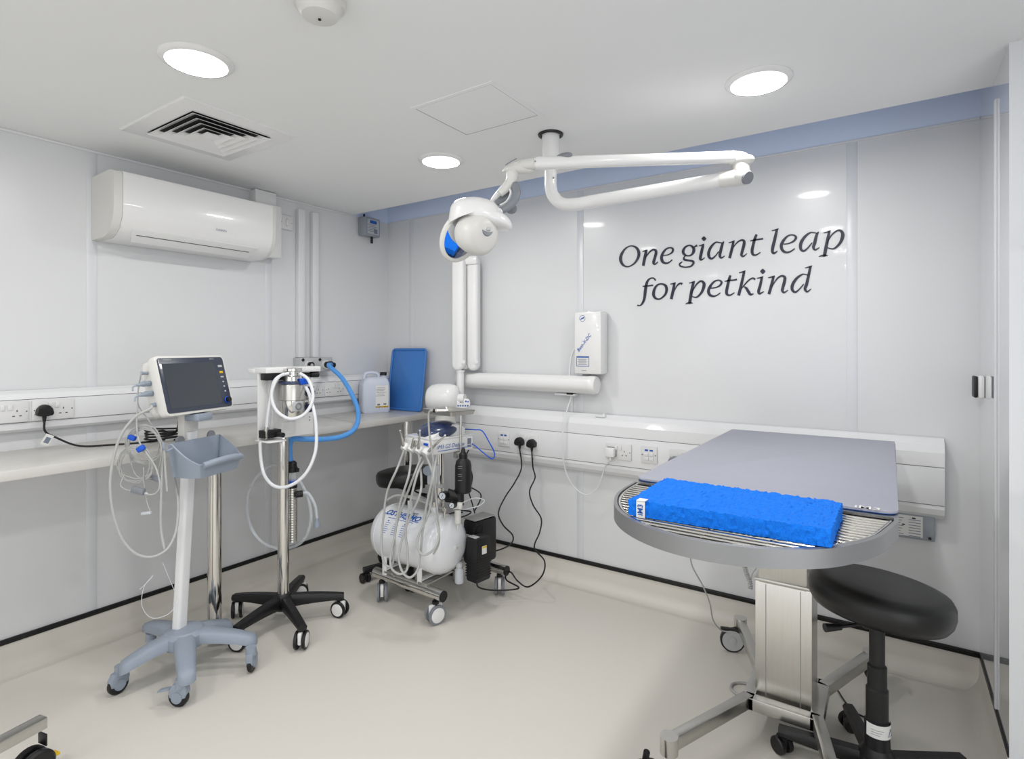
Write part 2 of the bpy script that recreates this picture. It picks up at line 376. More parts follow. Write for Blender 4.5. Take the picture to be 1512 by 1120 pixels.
p = onB(745, 640); netplate((p.x, -TB, .793), 'network outlet left of the two black plugs')
p = onB(780, 642); socket((p.x, -TB, .793), UB, 'white double socket holding two black plugs', 'double sockets on the back wall'); sB = p.x
p = onB(914, 655); socket((p.x, -TB, .793), UB, 'white double socket with a white plug on its left side', 'double sockets on the back wall'); sW = p.x
p = onB(959, 661); netplate((p.x, -TB, .793), 'network outlet between the white plug and the round grey plug')
p = onB(1010, 666); socket((p.x, -TB, .793), UB, 'white double socket with a round grey plug, half hidden by the table', 'double sockets on the back wall'); sG = p.x
# blank cover joints on back trunking
# fused spur switch by the ac
c = (0, -.838, 2.105); M = frame(None, c, UA); t = thing('wall_switch', 'white fused switch plate beside the air conditioner', 'switch', c)
b = B(M); b.box((0, 0, .008), (.086, .086, .016), bev=.003); b.mi = 1; b.cyl((-.034, 0, .016), (-.034, 0, .0166), .0025, n=8); b.cyl((.034, 0, .016), (.034, 0, .0166), .0025, n=8)
b.box((0, .021, .0162), (.016, .001, .001)); b.box((0, -.021, .0162), (.016, .001, .001)); b.build('plate', [PLATE, LINE], t)
b = B(M); b.box((0, 0, .018), (.012, .034, .006), bev=.001); b.build('rocker_switch', PVC, t)
# vertical conduits
for (ya, yb), lab in (((-.773, -.715), 'left one of two vertical white conduits on the left wall'), ((-.671, -.615), 'right one of two vertical white conduits on the left wall')):
    b = B(); b.box((.0175, (ya+yb)/2, (1.29+2.2)/2), (.033, yb-ya-.012, 2.2-1.29), bev=.003); tag(b.build('conduit', PVC), lab, 'conduit', 'conduits on the left wall')
# gas outlets
t = thing('gas_outlet_box', 'white box with two black medical gas outlets on the left wall', 'gas outlet', (0, -.66, 1.20))
b = B(); b.box((.035, -.664, 1.245), (.07, .24, .088), bev=.004); b.build('box', LGREY, t)
for y in (-.722, -.60):
    b = B(); b.cyl((.07, y, 1.243), (.082, y, 1.243), .028, n=28); b.mi = 1; b.cyl((.082, y, 1.243), (.1, y, 1.243), .020, n=24); b.mi = 2; b.cyl((.1, y, 1.243), (.102, y, 1.243), .01, n=16)
    b.mi = 3; b.box((.072, y-.042, 1.275), (.004, .016, .016), Matrix.Rotation(.78, 3, 'X')); b.build('outlet', [WHITE, BLACK, LGREY, BLACK], t)
# grey sensor box
t = thing('alarm_box', 'small grey box with a printed label high in the corner of the left wall', 'alarm', (0, -.215, 2.1))
c = V((.045, -.217, 2.182)); b = B(); b.box(c, (.07, .135, .125), bev=.006); b.box((.012, -.217, 2.182), (.02, .12, .11)); b.build('case', GREYB, t)
b = B(); M = frame(None, (.0805, -.217, 2.182), UA); b.M = M; b.box((.004, 0, 0), (.1, .1, .001)); b.mi = 1; b.box((.004, .033, .0006), (.06, .022, .001)); b.mi = 2
for k in range(5): b.box((-.01+(k % 2)*.012, .012-k*.011, .0006), (.07, .003, .001))
b.box((.025, -.028, .0007), (.03, .03, .001)); b.build('printed_label', [LGREY, INKB, INKG], t)
b = B(); b.cyl((.05, -.2, 2.12), (.05, -.2, 2.075), .009, n=12); b.mi = 1; b.cyl((.03, -.25, 2.24), (.03, -.25, 2.27), .007, n=10); b.build('cable_gland', [BLACK, BLACK], t)

# ------------------------------------------------------------------ worktop
t = thing('worktop', 'long pale laminate worktop along the left wall on chrome legs', 'worktop', (.25, -2.2, 0))
b = B(); b.box((.252, (YB-.002)/2, .9), (.5, -YB-.004, .037), bev=.004); b.build('top', COUNTER, t)
for y in (-1.507, -.264, -3.4):
    b = B(); b.cyl((.455, y, .005), (.455, y, .881), .03, n=28); b.mi = 1; b.cyl((.455, y, 0), (.455, y, .03), .032, n=28); b.build('leg', [CHROME, BLACK], t)

# jerry can
c = on(551, 606, 2, .919); t = thing('jerry_can', 'translucent white plastic can with a label and black cap on the worktop', 'jerry can', (.155, -.30, .919))
M = Matrix.Translation((.16, -.275, .919)) @ Matrix.Rotation(math.radians(62), 4, 'Z') @ Matrix.Scale(.98, 4)
b = B(M); secs = []
for z, s_, r in ((0, .93, .022), (.012, 1, .022), (.16, 1, .022), (.2, .97, .024), (.228, .82, .022), (.242, .6, .02)):
    secs.append([b.v((q[0]+(.02*(1-s_)), q[1], z)) for q in rrect(.19*s_, .13*s_, r*s_)])
b.loft(secs); b.build('body', JERRY, t, angle=50)
b = B(M); b.tube([(-.07, 0, .225), (-.062, 0, .262), (-.02, 0, .27), (.02, 0, .262), (.03, 0, .238)], .011, 10); b.build('handle', JERRY, t)
b = B(M); b.cyl((.062, 0, .236), (.062, 0, .25), .02, n=20); b.mi = 1; b.cyl((.062, 0, .25), (.062, 0, .272), .023, n=20); b.build('cap', [JERRY, BLACK], t)
b = B(M); b.M = M; b.box((.035, -.0655, .11), (.085, .001, .15)); b.mi = 1
for k in range(6): b.box((.03-(k % 3)*.004, -.0662, .17-k*.011), (.05+(k % 2)*.012, .001, .0022))
b.box((.012, -.0662, .055), (.02, .001, .012)); b.box((.055, -.0662, .058), (.02, .001, .01)); b.mi = 2; b.box((.035, -.0662, .04), (.085, .001, .01)); b.mi = 3
for k in range(8): b.box((-.003+k*.0105, -.0666, .04), (.004, .001, .01))
b.build('printed_label', [PAPER, INKG, YELLOW, BLACK], t)
# blue tray leaning
U_ = V((.995, .0, 0)); W_ = V((0, .17, .985)).normalized()
t = thing('plastic_tray', 'blue rectangular plastic tray leaning upright against the wall on the worktop', 'tray', (.26, -.09, .919))
b = B(); b.prism([(q[0]-(q[1]*.03), q[1]) for q in rrect(.325, .425, .022)], V((.262, -.105, .921))+W_*.214, U_, W_, .008, bev=.003); b.build('base', BLUEP, t)
b = B(); out = [V((.262, -.105, .921))+W_*(.214+q[1]*.985)+U_*(q[0]*.985-q[1]*.03)+U_.cross(W_).normalized()*.009 for q in rrect(.325, .425, .022)]
b.tube(out, .008, 8, True, 0); b.build('rim', BLUEP, t)

# ------------------------------------------------------------------ cords and plugs
# monitor power cord with black coil on worktop
t = thing('power_cord', 'black mains lead from the left socket, coiled on the worktop and rising to the monitor', 'cord', (.2, -1.95, .92))
b = B(); e = plug(b, (TA+.0, sockL[1]-.036, sockL[2]-.004), UA); b.build('plug', BLACK, t)
pts = [e, e+V((.0, .003, -.04)), V((.09, -1.99, .965)), V((.16, -1.93, .927)), V((.22, -1.84, .924)), V((.27, -1.72, .924)), V((.28, -1.64, .926))]
b = B(); b.tube(pts, .0042, 10)
loop = [V((.27+.055*math.cos(a)+.01*math.sin(3*a), -1.63+.085*math.sin(a)+.006*math.cos(5*a), .926+.004*a/2+.003*math.sin(a*2))) for a in [i*.55 for i in range(46)]]
b.tube(loop, .0042, 8, sm=3)
b.tube([loop[-1], V((.33, -1.62, .96)), V((.42, -1.645, 1.03)), V((.5, -1.68, 1.075)), V((.56, -1.70, 1.1))], .0042, 10); b.build('cable', BLACK, t)
b = B(); b.box(e+V((.012, .006, -.075)), (.002, .03, .045), Matrix.Rotation(-.5, 3, 'X')); b.mi = 1; b.box(e+V((.0135, .006, -.077)), (.001, .018, .025), Matrix.Rotation(-.5, 3, 'X')); b.build('cord_tag', [PAPER, INKG], t)
# two black plugs on the back wall
t = thing('power_cord', 'black plug and lead hanging from the back wall, left of the pair', 'cord', (sB-.035, -TB, .79), group='black leads on the back wall')
b = B(); e = plug(b, (sB-.045, -TB, .79), UB); b.build('plug', BLACK, t)
b = B(); b.tube([e, pt(770, 690, 3.32), pt(760, 712, 3.28), pt(745, 735, 3.25), pt(736, 757, 3.2), pt(743, 775, 3.17), pt(757, 790, 3.15), pt(754, 803, 3.12), pt(735, 812, 3.1), pt(715, 815, 3.05)], .0042, 10); b.build('cable', BLACK, t)
t = thing('power_cord', 'black plug with a white tag on its lead, right one on the back wall', 'cord', (sB+.035, -TB, .79), group='black leads on the back wall')
b = B(); e = plug(b, (sB+.04, -TB, .786), UB); b.build('plug', BLACK, t)
b = B(); b.tube([e, pt(787, 690, 3.3), pt(790, 705, 3.28), pt(782, 725, 3.27), pt(787, 745, 3.25), pt(799, 765, 3.2), pt(797, 785, 3.15), pt(789, 808, 3.1), pt(804, 828, 2.98), pt(800, 850, 2.95), pt(780, 866, 2.99), pt(764, 857, 3.02), pt(755, 845, 3.05), pt(748, 845, 3.06), pt(748, 856, 3.02), pt(766, 868, 2.94), pt(730, 871, 2.92), pt(706, 866, 2.9), pt(706, 852, 2.88)], .0042, 10, sm=8); b.build('cable', BLACK, t)
b = B(); q = pt(787, 675, 3.31); b.box(q, (.014, .003, .04)); b.mi = 1; b.box(q-Y*.002, (.007, .001, .028)); b.build('cord_tag', [PAPER, INKG], t)
# white plug with white lead up to the x-ray arm
t = thing('power_cord', 'white plug and thin white lead looping up to the wall x-ray arm', 'cord', (sW-.04, -TB, .8))
b = B(frame(None, (sW-.036, -TB, .79), UB)); b.box((0, .0, .03), (.05, .048, .036), bev=.005); b.mi = 1; b.box((0, .0, .0125), (.051, .05, .003)); b.mi = 0; b.cyl((0, -.022, .03), (0, -.045, .03), .007, .005, n=10); b.build('plug', [WHITE, BLACK], t)
e = frame(None, (sW-.036, -TB, .79), UB) @ V((0, -.045, .03))
b = B(); b.tube([e, pt(893, 690, 3.05), pt(882, 720, 3.08), pt(864, 730, 3.12), pt(845, 715, 3.15), pt(834, 690, 3.16), pt(830, 650, 3.15), pt(836, 610, 3.17), pt(842, 590, 3.17), pt(845, 576, 3.16)], .0035, 8); b.build('cable', HOSEW, t)
t = thing('adaptor_plug', 'round grey plug in the socket left of the table edge', 'plug', (sG-.03, -TB, .77))
b = B(frame(None, (sG-.04, -TB, .775), UB)); b.lathe([(.022, 0.011), (.028, .016), (.028, .042), (.022, .048)], (0, 0, 0), (0, 0, 1), 24); b.build('body', GREYD, t)
b = B(frame(None, (sG-.04, -TB, .775), UB)); b.cyl((.0, -.028, .024), (0, -.045, .024), .006, n=10); b.cyl((.0, -.045, .024), (.005, -.06, .02), .004, n=8); b.build('cord_stub', LGREY, t)
# small clip on the trunking
b = B(); q = onB(884, 627); b.box((q.x, -.045, .972), (.06, .02, .012), bev=.004); b.box((q.x+.02, -.045, .98), (.015, .014, .012), bev=.003); tag(b.build('cable_clip', PVC), 'small white clip on top of the back wall trunking above the white plug', 'clip')

# ------------------------------------------------------------------ wall lettering
def px_stroke(b, pts, O, S, closed=False):
    P = catmull([(p[0], p[1], p[2]) for p in pts], 7, closed); N = len(P); L, R = [], []
    if closed: P.append(P[0]); N += 1
    for i in range(N):
        if closed: a, c = P[i-1 if i else N-2], P[i+1 if i < N-1 else 1]
        else: a, c = P[max(i-1, 0)], P[min(i+1, N-1)]
        dx, dy = c[0]-a[0], c[1]-a[1]; l = math.hypot(dx, dy) or 1; nx, ny = -dy/l, dx/l; h = P[i][2]/2
        L.append((P[i][0]+nx*h, P[i][1]+ny*h)); R.append((P[i][0]-nx*h, P[i][1]-ny*h))
    def w(q, d): r = on(O[0]+q[0]/S, O[1]+q[1]/S, 1, 0); return b.v((r.x, d, r.z))
    A = [w(q, -.0035) for q in L]; C = [w(q, -.0035) for q in R]; A2 = [w(q, -.0005) for q in L]; C2 = [w(q, -.0005) for q in R]
    for i in range(N-1):
        b.f([A[i], A[i+1], C[i+1], C[i]]); b.f([A[i], A2[i], A2[i+1], A[i+1]]); b.f([C[i], C[i+1], C2[i+1], C2[i]])
    if not closed: b.f([A[0], C[0], C2[0], A2[0]]); b.f([A[-1], A2[-1], C2[-1], C[-1]])
def blob(b, x, y, d, O, S):
    vs = [on(O[0]+(x+d/2*math.cos(a)*(1+.12*math.cos(4*a)))/S, O[1]+(y+d/2*math.sin(a)*(1+.12*math.cos(4*a)))/S, 1, 0) for a in [2*PI*i/20 for i in range(20)]]
    f0 = [b.v((q.x, -.0035, q.z)) for q in vs]; f1 = [b.v((q.x, -.0005, q.z)) for q in vs]; b.loft([f1, f0])
O1, O2, O3, S9 = (905, 345), (1035, 330), (1130, 325), 9.335
WORDS = {
 'One': (O1, [[(265,168,17),(325,193,32),(358,255,38),(350,325,34),(300,405,22),(215,453,17),(145,432,30),(110,370,40),(114,300,38),(155,225,24),(210,180,16),'c'],
   [(410,246,10),(440,237,16),(474,222,12)],[(462,228,30),(448,300,38),(432,370,38),(420,440,34)],[(445,340,8),(470,300,12),(510,250,18),(555,220,24),(588,228,32),(596,262,36),(580,330,36),(562,395,36),(575,420,22),(600,408,16),(622,385,8)],
   [(695,300,12),(765,288,14),(818,255,22),(828,212,28),(795,192,18),(740,208,20),(693,262,32),(672,330,38),(690,388,36),(740,406,24),(785,388,16),(818,358,14)]]),
 'giant': (O1, [[(1060,160,20),(1108,190,36),(1115,240,40),(1085,290,24),(1030,303,20),(982,280,34),(970,235,36),(1002,182,24),'c'],[(1115,188,14),(1140,172,20),(1162,160,30)],
   [(1005,300,12),(982,325,18),(985,355,30),(1050,368,26),(1100,378,32),(1112,405,28),(1075,448,22),(1000,460,16),(932,445,24),(922,415,22),(958,385,12)],
   [(1188,166,10),(1220,160,14),(1258,142,12)],[(1246,145,28),(1228,230,38),(1207,325,38),(1212,358,28),(1240,350,16),(1268,328,8)],('d',1256,68,58)]),
 'giant2': (O2, [[(300,268,14),(255,262,16),(205,258,18),(142,320,32),(108,400,38),(118,465,36),(155,482,24),(205,440,16),(245,385,12)],[(318,246,12),(295,290,34),(272,380,38),(262,445,36),(285,472,22),(328,445,8)],
   [(383,264,10),(420,255,14),(465,235,12)],[(450,244,30),(428,350,38),(395,476,36)],[(430,365,8),(460,310,12),(510,252,18),(565,228,24),(596,245,36),(592,300,40),(568,390,38),(560,435,34),(588,450,22),(634,412,8)],
   [(768,150,28),(745,205,36),(722,290,38),(706,375,40),(718,425,32),(760,432,20),(822,396,12)],[(678,240,10),(740,226,22),(800,217,20),(857,208,22)]]),
 'leap': (O3, [[(90,146,10),(130,136,16),(184,118,12)],[(162,126,32),(132,260,42),(100,400,42),(108,450,32),(135,450,22),(168,424,10)],
   [(252,330,13),(325,320,16),(395,285,26),(424,238,34),(390,205,20),(322,212,20),(260,268,34),(222,345,42),(237,412,40),(290,444,28),(350,430,20),(408,390,14)],
   [(712,182,14),(672,172,16),(622,172,20),(552,222,34),(494,310,44),(488,390,40),(525,424,28),(580,390,20),(645,310,14)],[(735,160,14),(706,212,38),(682,310,44),(664,375,38),(690,408,24),(748,375,8)],
   [(803,176,10),(850,165,16),(904,144,12)],[(884,150,34),(848,320,44),(815,490,44)],[(738,503,6),(775,490,20),(815,488,30),(835,482,22),(864,490,6)],[(850,330,8),(885,250,14),(940,180,20),(1010,140,26),(1060,168,44),(1064,235,48),(1022,325,34),(940,394,20),(850,376,10)]]),
 'for': (O1, [[(338,985,20),(375,988,16),(408,958,26),(435,890,34),(448,790,38),(460,710,36),(480,650,28),(520,614,18),(562,612,20),(590,642,18)],[(412,724,14),(480,718,18),(556,708,18)],
   [(665,690,20),(725,712,34),(742,770,36),(720,840,28),(650,897,20),(590,888,30),(562,840,38),(572,770,34),(610,710,24),'c'],
   [(793,694,10),(830,686,16),(866,672,12)],[(850,680,30),(830,790,38),(805,900,36)],[(838,810,8),(865,750,12),(900,700,20),(935,682,22),(958,692,34)]]),
 'petkind': (O1, [[(1053,680,10),(1090,670,16),(1130,654,12)],[(1114,662,32),(1086,790,40),(1058,955,40)],[(1001,969,6),(1030,955,18),(1060,955,26),(1080,950,20),(1102,960,6)],[(1085,830,8),(1115,760,14),(1160,690,20),(1215,652,24),(1255,680,38),(1252,740,40),(1215,820,30),(1150,875,20),(1085,858,10)]]),
 'petkind2': (O2, [[(128,890,12),(205,880,16),(265,850,24),(285,805,28),(245,780,18),(185,798,22),(132,860,34),(105,925,38),(122,980,36),(175,1000,26),(225,985,16),(268,952,12)],
   [(408,712,28),(390,765,36),(370,850,38),(354,935,40),(365,978,32),(408,984,20),(462,950,12)],[(328,797,10),(390,783,22),(450,778,20),(497,768,22)],
   [(526,677,10),(565,668,16),(614,650,12)],[(597,660,34),(560,830,38),(520,990,40)],[(552,905,8),(600,845,16),(660,780,18),(715,752,22),(748,768,28)],[(596,868,14),(630,895,34),(680,972,36),(728,966,8)],
   [(771,754,10),(810,746,16),(860,730,12)],[(842,738,32),(818,850,38),(796,930,40),(810,964,28),(868,936,8)],('d',853,658,64)]),
 'petkind3': (O3, [[(40,792,10),(80,784,16),(132,766,12)],[(115,772,32),(85,900,40),(50,1018,38)],[(92,920,8),(125,860,14),(175,795,20),(232,766,26),(270,790,40),(264,850,42),(242,930,40),(236,970,36),(262,995,22),(314,962,8)],
   [(592,758,12),(550,746,14),(508,748,20),(432,802,34),(376,890,42),(374,960,38),(415,990,26),(465,955,18),(530,880,14)],[(548,657,10),(590,648,16),(646,628,12)],[(624,634,34),(600,750,38),(570,880,42),(548,945,38),(578,984,24),(632,945,8)]])}
t = thing('wall_lettering', 'dark blue italic lettering reading One giant leap for petkind on the back wall', 'sign', (2.3, 0, 1.6))
def word(keys):
    b = B()
    for k in keys:
        O, L = WORDS[k]
        for s_ in L:
            if s_[0] == 'd': blob(b, s_[1], s_[2], s_[3], O, S9)
            elif s_[-1] == 'c': px_stroke(b, s_[:-1], O, S9, True)
            else: px_stroke(b, s_, O, S9)
    b.build('word', INK, t)
for k in (['One'], ['giant', 'giant2'], ['leap'], ['for'], ['petkind', 'petkind2', 'petkind3']): word(k)

# ------------------------------------------------------------------ meter box on back wall and touch switch on right pier
t = thing('junction_box', 'grey metal junction box with printed labels, below the right end of the back trunking', 'box', (3.05, 0, .59))
b = B(); b.box((3.05, -.0215, .628), (.27, .04, .138), bev=.004); b.build('case', GREYB, t)
b = B(frame(None, (3.05, -.0420, .63), UB)); b.box((.025, -.018, .0005), (.14, .085, .001)); b.mi = 1; b.box((.02, .045, .0005), (.062, .026, .001)); b.mi = 2
for k in range(7): b.box((-.005, .012-k*.011, .001), (.07-(k % 3)*.01, .0025, .001)); b.box((.068, .008-k*.011, .001), (.04, .0025, .001))
b.mi = 3; b.box((.065, .015, .0012), (.012, .006, .001)); b.box((.03, -.015, .0012), (.01, .005, .001)); b.cyl((.118, .055, 0), (.118, .055, .003), .006, n=10); b.cyl((.118, -.058, 0), (.118, -.058, .003), .006, n=10)
b.build('printed_label', [PAPER, TAN, INKG, BLACK], t)
c = V((PX, -.10, 1.197)); t = thing('touch_switch', 'small white and black switch plate on the glossy right wall', 'switch', c)
b = B(); b.box(c-X*.010, (.02, .085, .087), bev=.008); b.build('back_box', WHITE, t)
b = B(); b.box(c-X*.026, (.012, .075, .082), bev=.005); b.build('face_plate', BLACK, t)

# ------------------------------------------------------------------ casters
def twin_caster(parent, p, ang, R=.045, w=.05, wheelm=None, hub=WHITE, tyre=None, top=None, name='caster'):
    # p: floor contact; ang: rolling heading (world angle)
    tyre = tyre or GREYD; p = V(p); c = p+Zv*R; ax = V((-math.sin(ang), math.cos(ang), 0)); fd = V((math.cos(ang), math.sin(ang), 0))
    b = B(); b.cyl(c-fd*.0+Zv*(R*.2), c+Zv*(R*1.1+(top or .02)), .011, n=14); Rm = Rz(ang)
    b.mi = 1; b.box(c+Zv*R*.35, (R*1.5, w*.34, R*1.35), Rm, bev=.006); b.mi = 0; b.cyl(c+Zv*R*1.05, c+Zv*(R*1.05+.012), .017, n=18)
    h = b.build(name, [BLACK, hub], parent)
    for s_ in (-1, 1):
        b = B(); q = c+ax*(s_*w*.36); a = ax*s_
        b.lathe([(R*.72, -w*.13), (R*.96, -w*.13), (R, -w*.07), (R, w*.07), (R*.95, w*.12), (R*.78, w*.13)], q, a, 28)
        b.mi = 1; b.lathe([(R*.76, w*.06), (R*.76, w*.135), (R*.66, w*.16), (.001, w*.16)], q, a, 28)
        b.build('wheel', [tyre, hub], h, world=True)
    return h

# ------------------------------------------------------------------ patient monitor stand
SP = V((.573, -1.72, 0)); NN = V((math.cos(math.radians(19)), math.sin(math.radians(19)), 0)); UU = V((-NN.y, NN.x, 0))
t = thing('monitor_stand', 'grey five-legged rolling stand with a white post and an open grey basket', 'medical stand', SP)
feet = [V((.822, -1.835, 0)), V((.831, -1.55, 0)), V((.525, -1.490, 0)), V((.355, -1.73, 0)), V((.545, -1.93, 0))]
hub = SP+NN*.03
b = B(); b.lathe([(.02, .115), (.075, .115), (.085, .135), (.082, .165), (.065, .18), (.03, .184)], hub, (0, 0, 1), 30); b.build('hub', GREYP, t)
ends = [pt(276, 1001, 2.10), pt(371, 948, 2.37), pt(335, 912, 2.49), pt(222, 929, 2.48), pt(186, 988, 2.17)]
for fp in ends:
    d = (fp-hub); d.z = 0; L = d.length; d.normalize(); s_ = V((-d.y, d.x, 0)); b = B(); secs = []
    for k in range(9):
        q = k/8; c = hub+d*(.03+q*(L-.02)); zt = .178-.03*q**2.0-.014*q; hw = .042-.012*q; hh = .048-.012*q
        secs.append([b.v(c+s_*(x_*hw)+Zv*(zt-hh+y_*hh)) for x_, y_ in ((-1, 0), (-.95, .75), (-.6, 1), (.6, 1), (.95, .75), (1, 0))])
    c = hub+d*(L+.022); secs.append([b.v(c+s_*(x_*.014)+Zv*(.092+.025*y_)) for x_, y_ in ((-1, 0), (-.95, .75), (-.6, 1), (.6, 1), (.95, .75), (1, 0))])
    b.loft(secs); b.build('leg', GREYP, t, angle=50)
for i, fp in enumerate(feet):
    a = [math.radians(-150), math.radians(130), 1.0, 2.6, math.radians(-80)][i]; fd = V((math.cos(a), math.sin(a), 0)); ax = V((-fd.y, fd.x, 0)); c = fp+Zv*.038
    b = B(); b.cyl(fp+Zv*.072-fd*.01, fp+Zv*.105-fd*.01, .021, n=18)
    b.prism([(-.038, .02), (-.034, .045), (-.01, .05), (.02, .045), (.034, .02), (.03, -.002), (-.005, -.01), (-.032, 0)], c-ax*.014, fd, Zv, -.028, bev=.004)
    if i == 0: b.box(fp+fd*.055+Zv*.06, (.05, .024, .007), Rz(a) @ Matrix.Rotation(.25, 3, 'Y'), bev=.003)
    h = b.build('caster', GREYP, t)
    b = B(); b.lathe([(.02, -.0095), (.034, -.0095), (.038, -.006), (.038, .006), (.034, .0095), (.02, .0095)], c, ax, 30); b.mi = 1; b.cyl(c-ax*.0165, c+ax*.0165, .021, n=22); b.build('wheel', [BLACK, GREYP], h)
top = SP+NN*.062+Zv*1.04
b = B(); secs = []
for z, k in ((.17, 0), (1.0, 1)):
    c = SP+NN*(.005+.057*k)+Zv*z; secs.append([b.v(c+NN*(q[0])+UU*(q[1])) for q in rrect(.04, .05, .012)])
b.loft(secs); b.build('pole', PVC, t)
b = B(); b.prism(rrect(.05, .12, .01), SP+NN*.028+Zv*1.03+UU*.035, UU*-1, Zv, .03) if False else None
b = B(); b.box(SP+NN*.05+Zv*1.03, (.035, .075, .12), Rz(math.radians(19)), bev=.006); b.build('neck', CREAM, t)
b = B(); b.box(SP+NN*.105+Zv*1.062, (.07, .075, .028), Rz(math.radians(19)), bev=.006); b.build('mount_clamp', GREYP, t)
# basket
bk = SP+NN*.084
def bp(n_, u_, z): return bk+NN*n_+UU*u_+Zv*z
b = B(); out, inn = [], []
ring = [(-.0, -.115), (0, .115), (.012, .128), (.08, .132), (.125, .115), (.138, .09), (.138, -.09), (.125, -.115), (.08, -.132), (.012, -.128)]
ring = [q[:2] for q in catmull(ring, 4, True)]
def zt(nn): return .968-.078*max(0, min(1, (nn-.01)/.12))
r0 = [b.v(bp(q[0]*.86+.008, q[1]*.86, .835)) for q in ring]; r1 = [b.v(bp(q[0], q[1], zt(q[0]))) for q in ring]
r2 = [b.v(bp(q[0]*.955+.004, q[1]*.965, zt(q[0])+.002)) for q in ring]; r3 = [b.v(bp(q[0]*.82+.013, q[1]*.83, .842)) for q in ring]
b.loft([r0, r1, r2, r3]); b.build('basket', GREYP, t, angle=45)
b = B(); b.tube([bp(.14, -.1, zt(.165)-.004), bp(.153, -.05, zt(.165)+.004), bp(.155, .0, zt(.165)+.006), bp(.153, .05, zt(.165)+.004), bp(.14, .1, zt(.165)-.004)], .013, 12); b.build('basket_handle', GREYP, t)
for u_ in (-.07, .09):
    b = B(); b.cyl(bp(-.008, u_, .972), bp(.0, u_, .972), .02, n=24); b.build('cable_hook', NAVY if False else GREYD, t)
b = B(); b.tube([bp(.03, -.14, .955), bp(.03, -.165, .95), bp(.03, -.178, .965), bp(.03, -.178, .985)], .005, 8); b.build('cable_hook', GREYP, t)

# patient monitor
MC = V((.652, -1.688, 1.197)); tl = math.radians(15)
up = (Zv*math.cos(tl)-NN*math.sin(tl)).normalized(); ou = UU.cross(up) * 1.0; ou = up.cross(-UU) if False else UU.cross(up)
# local x = UU (to the right seen from the front), y = up, z = out of the screen
Mm = Matrix(((UU.x, up.x, ou.x, MC.x), (UU.y, up.y, ou.y, MC.y), (UU.z, up.z, ou.z, MC.z), (0, 0, 0, 1)))
t = thing('patient_monitor', 'patient monitor with a dark screen on top of the rolling stand', 'monitor', MC-Zv*.12)
b = B(Mm); b.prism(rrect(.352, .24, .018), (0, 0, -.030), X, Y, .034, bev=.006); b.prism(rrect(.335, .222, .02), (0, 0, -.07), X, Y, .042, bev=.003); b.prism(rrect(.25, .20, .02), (.0, -.008, -.125), X, Y, .06, bev=.012)
b.build('housing', CREAM, t)
b = B(Mm); b.prism(rrect(.334, .222, .012), (0, 0, .003), X, Y, .0025, bev=.001)
b.mi = 1; b.box((.143, .07, .006), (.022, .009, .001)); b.mi = 2; b.box((.143, .043, .006), (.018, .009, .002))
b.mi = 1
for k, y_ in enumerate((.022, 0, -.02, -.042)): b.box((.143, y_, .006), (.008 if k else .016, .006, .001))
b.text('DPM 6', .009, (.105, .103, .0056), X, Y, th=.0005); b.text('MINDRAY', .009, (-.12, .103, .0056), X, Y, th=.0005)
b.build('bezel', [BEZEL, LGREY, YELLOW], t)
b = B(Mm); b.box((-.018, -.003, .0055), (.262, .182, .002)); b.build('screen', SCREEN, t)
b = B(Mm); b.torus((.143, -.082, .008), (0, 0, 1), .0135, .002, 24, 8); b.mi = 1; b.cyl((.143, -.082, .005), (.143, -.082, .02), .0115, n=24); b.build('control_knob', [BLUEC, BLACK], t)
for y_ in (.02, -.02):
    b = B(Mm); b.cyl((-.165, y_+.004, -.05), (-.195, y_+.004, -.05), .011, n=16); b.cyl((-.195, y_+.004, -.05), (-.225, y_, -.05), .010, .004, n=14); b.tube([(-.225, y_, -.05), (-.24, y_-.005, -.05), (-.245, y_-.02, -.05)], .003, 8)
    b.build('connector', GREYP, t)
b = B(Mm); b.cyl((-.165, .065, -.05), (-.195, .066, -.05), .006, n=14); b.cyl((-.165, -.062, -.04), (-.19, -.064, -.04), .008, n=14); b.mi = 1; b.cyl((-.165, .046, -.03), (-.169, .046, -.03), .005, n=10); b.build('connector', [GREYP, YELLOW], t)

# sensor cables
def coil(cx, cy, d, r, turns, th, wob=3, tilt=0.25):
    out = []; nn = int(turns*14)
    for i in range(nn+1):
        a = 2*PI*i/14; rr = r+wob*math.sin(i*1.7)*.5+wob*.6*math.sin(a*.37); out.append(pt(cx+rr*math.cos(a)+1.5*math.sin(i*.9), cy+rr*1.02*math.sin(a)+1.5*math.cos(i*.31), d+tilt*.05*math.sin(a)+.006*math.sin(i*.45)))
    return out
t = thing('sensor_cable', 'upper coil of grey patient cable tied with a blue strap, hanging left of the basket', 'cable', pt(218, 700, 2.17), group='coiled patient cables')
b = B(); b.tube(coil(213, 656, 2.19, 25, 5, 0), .0028, 7, sm=3); b.tube([Mm @ V((-.195, .066, -.05)), pt(204, 576, 2.17), pt(203, 600, 2.16), pt(202, 625, 2.16), pt(203, 641, 2.17)], .0028, 8)
b.tube([pt(190, 670, 2.19), pt(200, 700, 2.17), pt(214, 706, 2.16), pt(232, 700, 2.17), pt(238, 660, 2.18), pt(225, 628, 2.19), pt(205, 600, 2.18), pt(203, 580, 2.17)], .0026, 8); b.build('cable', HOSEG, t)
b = B(); b.box(pt(195, 646, 2.155), (.028, .018, .018), Rz(.6) @ Matrix.Rotation(.4, 3, 'Y'), bev=.004); b.build('cable_tie', BLUEC, t)
b = B(); b.box(pt(229, 705, 2.17), (.05, .018, .022), Rz(.5) @ Matrix.Rotation(.3, 3, 'Y'), bev=.005); b.box(pt(219, 740, 2.18), (.001, .001, .001)); b.build('sensor_plug', GREYD, t)
